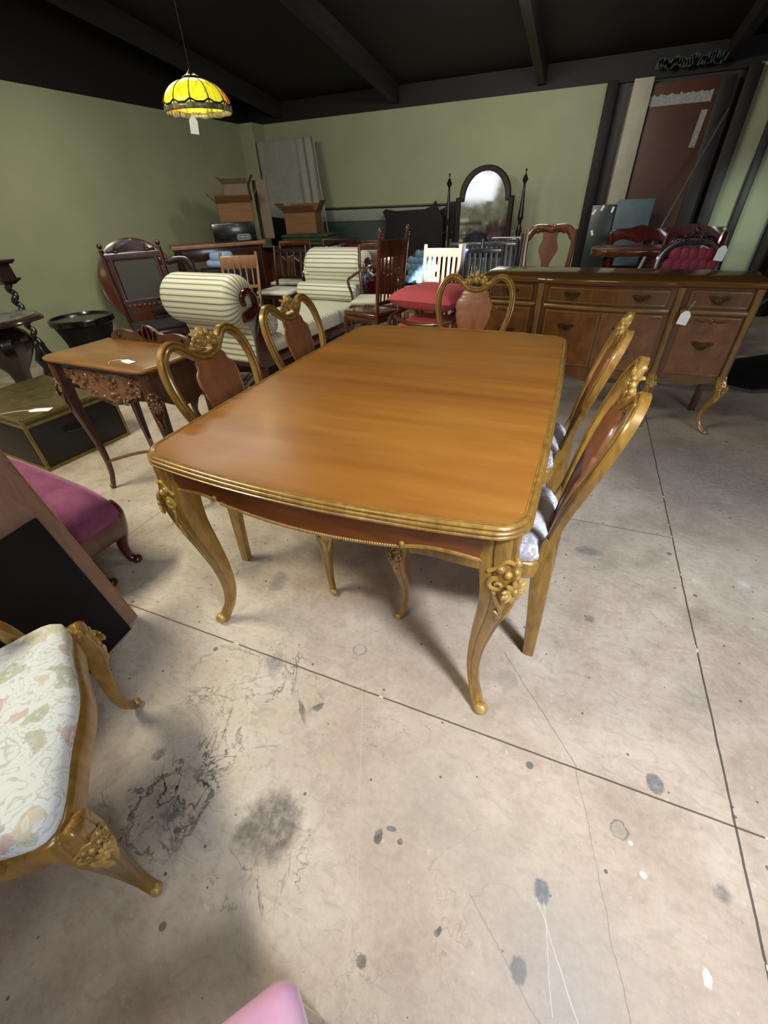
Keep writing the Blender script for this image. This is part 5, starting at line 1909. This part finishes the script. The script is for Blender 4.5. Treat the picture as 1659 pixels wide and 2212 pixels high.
# red chairs behind the sideboard on the right
RC = []
for k, (x, y, lb) in enumerate(((0.56, 6.2, 'red mahogany chair with scrolled top rail, in front of the blue board'), (1.12, 6.35, 'dark red mahogany chair with wide top rail, right of the pole'))):
    e = thing('mahogany_chair', lb, 'chair', (x, y, 0), radians(178), 'red mahogany chairs behind the sideboard')
    for s in (-1, 1):
        m = MB(); m.sweep([(s * 0.25, -0.24, 0), (s * 0.25, -0.22, 0.45), (s * 0.29, -0.29, 0.88)], [0.022, 0.028, 0.026], n=8); m.obj('rear_post', M['mahog'], e)
        m = MB(); m.sweep([(s * 0.25, 0.22, 0), (s * 0.25, 0.22, 0.45)], [0.02, 0.03], n=8); m.obj('leg', M['mahog'], e)
    m = MB()
    cr = smooth([(-0.31, 0.74), (-0.33, 0.86), (-0.27, 0.925), (-0.12, 0.935), (0, 0.965), (0.12, 0.935), (0.27, 0.925), (0.33, 0.86), (0.31, 0.74), (0.25, 0.80), (0.13, 0.83), (0, 0.79), (-0.13, 0.83), (-0.25, 0.80)], 4, closed=True)
    m.prism(cr, -0.31, -0.27, 'y', 0.006)
    for s in (-1, 1):
        scroll(m, (s * 0.05, -0.315, 0.88), (0, -1, 0), (0, 0, 1), 0.025, 1.2, 0.3, s)
    m.obj('crest_rail', M['mahog'], e)
    m = MB(); m.sweep([(-0.26, -0.26, 0.66), (0, -0.28, 0.70), (0.26, -0.26, 0.66)], [(0.025, 0.012)] * 3, sec=supere(8, 4), up=(0, 1, 0)); m.obj('back_rail', M['mahog'], e)
    m = MB(); m.box(-0.27, 0.27, -0.24, 0.26, 0.40, 0.47, 0.02, 3); m.obj('seat', M['darkred'], e)
e = thing('mahogany_table', 'orange mahogany round-ended table just behind the sideboard', 'table', (0.50, 5.1, 0), radians(2))
m = MB()
ol_ = []
for k in range(40):
    a = 2 * pi * k / 40
    ol_.append(((0.30 if cos(a) > 0 else -0.30) + 0.13 * cos(a) * 1.0, 0.25 * sin(a)))
m.prism(ol_, 0.815, 0.865, 'z', 0.01); m.obj('table_top', M['mahog_lt'], e)
for sx_ in (-1, 1):
    for sy_ in (-1, 1):
        m = MB(); m.sweep([(sx_ * 0.26, sy_ * 0.14, 0.8), (sx_ * 0.26, sy_ * 0.14, 0.5), (sx_ * 0.27, sy_ * 0.15, 0)], [0.035, 0.026, 0.016], n=8); m.obj('leg', M['mahog'], e)

# Victorian button back chair with tag
e = thing('button_back_chair', 'carved dark Victorian chair with wine red buttoned back, right end behind the sideboard', 'chair', (0.84, 4.30, 0), radians(190))
m = MB()
hs = smooth([(-0.16, 0.45), (-0.20, 0.60), (-0.225, 0.74), (-0.205, 0.86), (-0.12, 0.935), (0, 0.955), (0.12, 0.935), (0.205, 0.86), (0.225, 0.74), (0.20, 0.60), (0.16, 0.45)], 5)
m.sweep([(x, -0.2 - 0.1 * (z - 0.45), z) for x, z in hs], [(0.026, 0.018)] * len(hs), sec=supere(10, 3), up=(0, 1, 0))
bf = m.obj('back_frame', M['darkred'], e)
m = MB()
for s in (-1, 1):
    scroll(m, (s * 0.055, -0.235, 0.975), (0, -1, 0), (0, 0, 1), 0.026, 1.3, 0.3, s)
    scroll(m, (s * 0.205, -0.235, 0.90), (0, -1, 0), (0, 0, 1), 0.024, 1.3, 0.3, s)
    leaf(m, [(s * 0.06, -0.245, 0.965), (s * 0.12, -0.25, 0.975), (s * 0.17, -0.245, 0.93)], 0.014)
flower(m, (0, -0.245, 0.985), (0, -1, 0), 0.035, 7)
m.ell((0, -0.245, 1.02), (0.02, 0.014, 0.026), 8, 6)
for k in range(6):
    m.ell((-0.1 + 0.04 * k, -0.24, 0.955), 0.011, 8, 6)
m.obj('crest_carving', M['darkred'], bf)
m = MB()
for i in range(6):
    for k in range(6):
        x = -0.155 + 0.062 * k + (0.031 if i % 2 else 0) - 0.015
        z = 0.52 + 0.068 * i
        if (x / 0.20) ** 2 + ((z - 0.70) / 0.24) ** 2 < 1:
            m.ell((x, -0.225, z), (0.048, 0.026, 0.052), 10, 7)
m.obj('buttoned_back', M['redvelvet'], e)
m = MB(); m.box(-0.25, 0.25, -0.22, 0.26, 0.36, 0.46, 0.035, 4); m.obj('seat', M['redvelvet'], e)
for sx_ in (-1, 1):
    for sy_ in (-1, 1):
        m = MB(); m.sweep([(sx_ * 0.22, sy_ * 0.22, 0.37), (sx_ * 0.23, sy_ * 0.23, 0.2), (sx_ * 0.22, sy_ * 0.24, 0)], [0.03, 0.02, 0.016], n=8); m.obj('leg', M['darkred'], e)
# chair with dark legs seen under the sideboard
old_chair('low_dark_chair', 'dark low chair whose legs show beneath the sideboard', (0.22, 4.25, 0), radians(180), M['darkred'], h=0.60, w_=0.44, back='slats', legr=0.02)

# pale metal frame at right edge
e = thing('metal_frame', 'thin pale metal frame with black panel at the right edge behind the sideboard', 'rack', (1.42, 3.95, 0), 0.5)
m = MB()
m.sweep([(0, 0, 0.012), (-0.32, 0.55, 0.012), (0.55, 0.75, 0.5)], 0.010, n=8)
m.sweep([(0, 0, 0.012), (0.9, -0.1, 0.012)], 0.010, n=8)
m.obj('tube_frame', M['steel'], e)
m = MB(); m.prism([(0.02, 0.03), (0.9, -0.06), (0.9, 0.7), (-0.26, 0.55)], 0.02, 0.05, 'z'); m.obj('black_panel', M['blackmatt'], e)

# ------------------------------------------------------------------ rose velvet chair at left
RV = thing('velvet_sofa', 'rose pink velvet sofa with dark mahogany scroll leg at the left edge', 'sofa', (-2.02, 0.78, 0), 0.0)
# local frame x right, y forward(away)
m = MB()
sec_pts = []
NX = 26
for k in range(NX + 1):
    u = k / NX
    x = -0.75 + 1.18 * u
    zt = 0.50 - 0.10 * u ** 2.2 if u < 0.97 else 0.39
    yb = 0.10 - 0.02 * u
    yf = -0.20 + 0.06 * u
    edge = 0.0 if u < 0.9 else (u - 0.9) / 0.1
    zt -= 0.03 * edge ** 2
    zb = 0.27
    sec_pts.append([Vector((x, yf, zb)), Vector((x, yf - 0.012, (zb + zt) / 2)), Vector((x, yf + 0.01, zt - 0.025)), Vector((x, yf + 0.05, zt)), Vector((x, (yb + yf) / 2, zt + 0.012)), Vector((x, yb - 0.05, zt)), Vector((x, yb, zt - 0.03)), Vector((x, yb + 0.01, zb))])
m.rings(sec_pts)
m.obj('seat_upholstery', M['velvet'], RV, 60)
m = MB()
lo_ = smooth([(-0.70, 0.16), (-0.45, 0.21), (-0.2, 0.15), (0.05, 0.12), (0.22, 0.16), (0.36, 0.20), (0.44, 0.21)], 5)
hi_ = smooth([(0.425, 0.34), (0.30, 0.315), (0.20, 0.335), (0.08, 0.37), (-0.04, 0.345), (-0.14, 0.285), (-0.3, 0.27), (-0.70, 0.27)], 5)
m.prism(lo_ + hi_, -0.165, -0.135, 'y', 0.006)
m.obj('carved_front_rail', M['mahog'], RV)
m = MB(); m.sweep(smooth([(a, -0.168, b) for a, b in hi_[:36]], 1), 0.007, n=8); m.obj('rail_bead', M['mahog'], RV)
m = MB()
m.box(0.400, 0.425, -0.15, 0.08, 0.18, 0.34, 0.006); m.obj('side_rail', M['mahog'], RV)
for (x, y, dx_, dy_) in ((0.392, 0.08, 0.7, 0.3), (0.36, -0.09, 0.3, 0.1), (-0.66, -0.1, -0.5, -0.5), (-0.66, 0.04, -0.5, 0.5)):
    D = Vector((dx_, dy_, 0)).normalized()
    m = MB()
    key = smooth([(0.33, -0.01, 0.030), (0.26, 0.0, 0.042), (0.18, -0.02, 0.032), (0.10, -0.02, 0.021), (0.045, 0.01, 0.018), (0.02, 0.04, 0.020)], 4)
    if x > 0.3915:
        D = Vector((0.72, -0.0 + 0.25, 0)).normalized()
        key = smooth([(0.33, -0.01, 0.030), (0.28, 0.0, 0.040), (0.20, -0.005, 0.032), (0.11, -0.03, 0.023), (0.05, -0.03, 0.019), (0.02, -0.015, 0.020)], 4)
    m.sweep([Vector((x, y, z)) + D * o_ for z, o_, r in key], [r for z, o_, r in key], n=12)
    m.ell(Vector((x, y, 0.02)) + D * (0.0 if x > 0.3915 else 0.055), (0.024, 0.024, 0.019), 10, 8)
    m.obj('leg', M['mahog'], RV)
m = MB()
m.sweep(smooth([(-0.85, 0.02, 0.50), (-0.80, 0.06, 0.62), (-0.66, 0.10, 0.60), (-0.52, 0.12, 0.52), (-0.42, 0.12, 0.46)], 5), 0.030, n=10)
m.obj('arm_wood', M['mahog'], RV)

# ------------------------------------------------------------------ leaning boards at left
# base line runs from P0 toward the camera side; boards lean away to the left
P0 = Vector((-1.336, 0.561, 0))
bdir = Vector((0.10, -0.995, 0)).normalized()
ldir = Vector((-0.995, -0.10, 0)).normalized()
lean = atan2(0.1157, 0.5241)
updir = (Vector((0, 0, 1)) * cos(lean) + ldir * sin(lean)).normalized()


def leaning(name, label, mats, off, s0, s1, hgt, th, drop=0.0):
    nrm = bdir.cross(updir).normalized()
    if nrm.x > 0:
        nrm = -nrm
    e = thing(name, label, 'board', tuple(P0 + ldir * off))
    m = MB()
    vs = []
    for a in (0, 1):
        for b in (0, 1):
            for c_ in (0, 1):
                vs.append(bdir * (s0 if a == 0 else s1) + updir * (0.0 if b == 0 else hgt) + nrm * (0.0 if c_ == 0 else th) + Vector((0, 0, drop)))
    V = [m.b.verts.new(v_) for v_ in vs]
    for f_ in ((0, 1, 3, 2), (4, 6, 7, 5), (0, 4, 5, 1), (2, 3, 7, 6), (0, 2, 6, 4), (1, 5, 7, 3)):
        m.b.faces.new([V[i] for i in f_])
    bmesh.ops.bevel(m.b, geom=list(m.b.edges), offset=0.0015, segments=1, affect='EDGES')
    o = m.obj('board_face', mats[0], e, 30)
    if len(mats) > 1:
        m = MB()
        a = bdir * (s0 - 0.0025)
        V = [m.b.verts.new(bdir * ss + updir * hh + nrm * tt + Vector((0, 0, drop))) for ss in (s0 - 0.003, s0 + 0.0) for hh in (0, hgt) for tt in (-0.001, th + 0.001)]
        for f_ in ((0, 1, 3, 2), (4, 6, 7, 5), (0, 4, 5, 1), (2, 3, 7, 6), (0, 2, 6, 4), (1, 5, 7, 3)):
            m.b.faces.new([V[i] for i in f_])
        m.obj('board_edge', mats[1], e, 30)
    return e


leaning('black_board', 'large black board leaning at the left edge in front of the pinkish panel', (M['panelblack'],), 0.0, 0.0, 0.62, 0.535, 0.012, 0.006)
leaning('wooden_panel', 'pinkish birch panel with tan edge leaning behind the black board', (M['laminate'], M['laminate_edge']), 0.022, -0.055, 0.55, 0.86, 0.022, 0.008)
# support the boards lean against: low plinth hidden behind
e = thing('plinth_block', 'dark plinth behind the leaning boards at the left edge', 'block', (-1.85, 0.15, 0), 0.0)
m = MB(); m.box(-0.25, 0.16, -0.25, 0.25, 0, 0.42, 0.01); m.obj('plinth_body', M['blackmatt'], e)

# ------------------------------------------------------------------ pink stool corner in the foreground
e = thing('pink_stool', 'pale pink velvet stool with brown wooden side at the bottom edge', 'stool', (-0.16, -0.165, 0), radians(-38))
m = MB(); m.box(-0.13, 0.17, -0.17, 0.13, 0.395, 0.455, 0.028, 5); m.obj('seat', M['velvet_pale'], e)
m = MB(); m.box(-0.125, 0.165, -0.165, 0.122, 0.34, 0.395, 0.008); m.obj('seat_frame', M['brownchair'], e)
for sx_ in (-0.105, 0.145):
    for sy_ in (-0.145, 0.10):
        m = MB(); m.sweep([(sx_, sy_, 0.35), (sx_, sy_, 0)], [0.018, 0.012], n=8); m.obj('leg', M['brownchair'], e)

# ------------------------------------------------------------------ stained glass hanging lamp
LP = thing('hanging_lamp', 'hanging dome lamp of yellow and amber stained glass at upper left', 'lamp', (-2.265, 2.735, 1.75))
R0 = 0.19
t = NT('stained_glass_panels')
tc = t.obj()
s3 = t.n('ShaderNodeSeparateXYZ')
t.l(tc, s3.inputs[0])
streak = t.noise(t.mapping(tc, scale=(1, 1, 0.45)), 26, 5, 0.6, 1.5)
angm = t.math('ARCTAN2', s3.outputs[1], s3.outputs[0])
cell = t.math('FLOOR', t.math('DIVIDE', angm, 2 * pi / 12))
wn = t.n('ShaderNodeTexWhiteNoise', noise_dimensions='1D')
t.l(cell, wn.inputs['W'])
ca_ = t.ramp(streak, [(0.35, '#c9b414'), (0.5, '#e6dc2a'), (0.65, '#f0e43c')])
cb_ = t.ramp(streak, [(0.38, '#a24a10'), (0.5, '#d89a2a'), (0.62, '#efc552')])
cc_ = t.ramp(streak, [(0.38, '#5d6a1c'), (0.52, '#a39c34'), (0.66, '#d8c860')])
c = t.mix(t.math('GREATER_THAN', wn.outputs['Value'], 0.35), ca_, cb_)
c = t.mix(t.math('GREATER_THAN', wn.outputs['Value'], 0.72), c, cc_)
t.l(c, t.b.inputs['Emission Color'])
t.b.inputs['Emission Strength'].default_value = 0.62
M['glass'] = t.fin(c, 0.25)
t = NT('clear_ripple_glass_skirt')
st = t.noise(t.mapping(t.obj(), scale=(1, 1, 0.1)), 60, 3)
c = t.ramp(st, [(0.35, '#2e2d20'), (0.6, '#77775e')])
t.l(c, t.b.inputs['Emission Color'])
t.b.inputs['Emission Strength'].default_value = 0.25
M['skirt'] = t.fin(c, 0.2)
NP = 12
dome = []
for k in range(13):
    a = radians(86) * k / 12
    dome.append((R0 * sin(radians(6) + a * 0.975), 0.024 + 0.122 * cos(radians(6) + a * 0.97) / cos(radians(6))))
m = MB()
rs = [[Vector((r * cos(2 * pi * q / 56), r * sin(2 * pi * q / 56), z)) for q in range(56)] for r, z in dome]
m.rings(rs, caps=False)
gs = m.obj('glass_dome', M['glass'], LP, 60)
md = gs.modifiers.new('t', 'SOLIDIFY')
md.thickness = 0.003
m = MB()
rs = [[Vector((r * cos(2 * pi * q / 56), r * sin(2 * pi * q / 56), z + (0.006 * abs(sin(NP * pi * q / 56)) if z < 0.005 else 0))) for q in range(56)] for r, z in ((R0 * 0.995, 0.026), (R0 * 1.01, 0.013), (R0 * 0.995, -0.004))]
m.rings(rs, caps=False)
gs = m.obj('glass_skirt', M['skirt'], LP, 60)
md = gs.modifiers.new('t', 'SOLIDIFY')
md.thickness = 0.003
m = MB()
for q in range(NP):
    a = 2 * pi * q / NP
    m.sweep([((r + 0.001) * cos(a), (r + 0.001) * sin(a), z) for r, z in dome], [0.0022 + 0.0012 * (i > 9) for i in range(13)], n=5)
cir = [(R0 * 1.0 * cos(2 * pi * q / 84), R0 * 1.0 * sin(2 * pi * q / 84), 0.026 + 0.014 * abs(cos(NP * pi * q / 84)) ** 6) for q in range(84)]
m.sweep(cir, 0.0042, n=5, closed=True)
m.sweep([(R0 * 0.99 * cos(2 * pi * q / 56), R0 * 0.99 * sin(2 * pi * q / 56), 0.0) for q in range(56)], 0.0018, n=5, closed=True)
m.obj('lead_strips', M['blackmatt'], LP)
m = MB(); m.lathe([(0.055, 0.140), (0.05, 0.152), (0.03, 0.160), (0.012, 0.175), (0.004, 0.19)], n=20); m.obj('cap', M['bronze'], LP)
m = MB(); zc_ = roofz(2.735) + 0.18 - 1.75
m.sweep([(0, 0, 0.18), (0, 0, zc_)], 0.0025, n=6); m.obj('hanging_cord', M['blackmatt'], LP)
m = MB(); m.ell((0, 0, 0.06), (0.028, 0.028, 0.036), 12, 8)
t = NT('warm_bulb'); t.b.inputs['Emission Color'].default_value = lin('#ffe6a0'); t.b.inputs['Emission Strength'].default_value = 6
m.obj('bulb', t.fin('#fff0c8', 0.4), LP)
m = MB(); m.sweep([(0, 0, 0.09), (0, 0, 0.15)], 0.014, n=8); m.obj('socket', M['bronze'], LP)
bl = bpy.data.lights.new('lamp_bulb_light', 'POINT'); bl.energy = 2.2; bl.color = (1.0, 0.86, 0.5); bl.shadow_soft_size = 0.03
bo_ = bpy.data.objects.new('lamp_bulb_light', bl); COL.objects.link(bo_); bo_.location = (-2.265, 2.735, 1.78)

# ------------------------------------------------------------------ price tags
cdir = lambda p: (-p[0], -p[1])
p = (-2.175, 2.565, 1.715)
price_tag('price_tag', 'white paper price tag hanging below the stained glass lamp', p, cdir(p), 0.075, 0.044, [(-2.18, 2.575, 1.752), (-2.177, 2.57, 1.735), p], swing=0.12)
p = (0.615, 3.01, 0.735)
price_tag('price_tag', 'white paper price tag hanging on the front of the sideboard', p, (0, -1), 0.072, 0.052, [(0.64, 3.03, 0.785), (0.625, 3.02, 0.76), p], swing=0.15)
p = (-2.245, 2.93, 0.65)
price_tag('price_tag', 'pale blue-white price tag hanging from the near scroll of the chaise', p, (1, -0.2), 0.11, 0.036, [(-2.25, 2.95, 0.80), (-2.243, 2.94, 0.72), p], swing=0.1)
p = (0.985, 4.42, 0.93)
price_tag('price_tag', 'pale price tag hanging on the right of the button-back chair', p, cdir(p), 0.10, 0.06, [(0.99, 4.46, 0.995), p], swing=0.1)


def flat_tag(label, x, y, z, a, strg):
    e = thing('price_tag', label, 'tag', (x, y, z), a)
    m = MB()
    m.prism([(-0.04, -0.017), (0.028, -0.017), (0.042, -0.006), (0.042, 0.006), (0.028, 0.017), (-0.04, 0.017)], 0.0, 0.0015, 'z')
    m.obj('card', M['paper'], e)
    m = MB(); m.sweep(smooth(strg, 5), 0.0015, n=5); m.obj('string', M['string'], e)
    return e


flat_tag('white price tag lying on the carved desk top', -1.80, 1.325, 0.7615, 2.9, [(0.04, 0, 0.002), (0.065, 0.015, 0.002), (0.07, 0.045, 0.002), (0.05, 0.06, 0.002), (0.04, 0.062, 0.002)])
flat_tag('white price tag lying on the trunk lid', -2.895, 1.44, 0.3475, 3.6, [(0.04, 0, 0.002), (0.08, 0.0, 0.002), (0.12, 0.015, 0.002), (0.16, 0.03, 0.002)]).scale = (1.6, 1.6, 1)
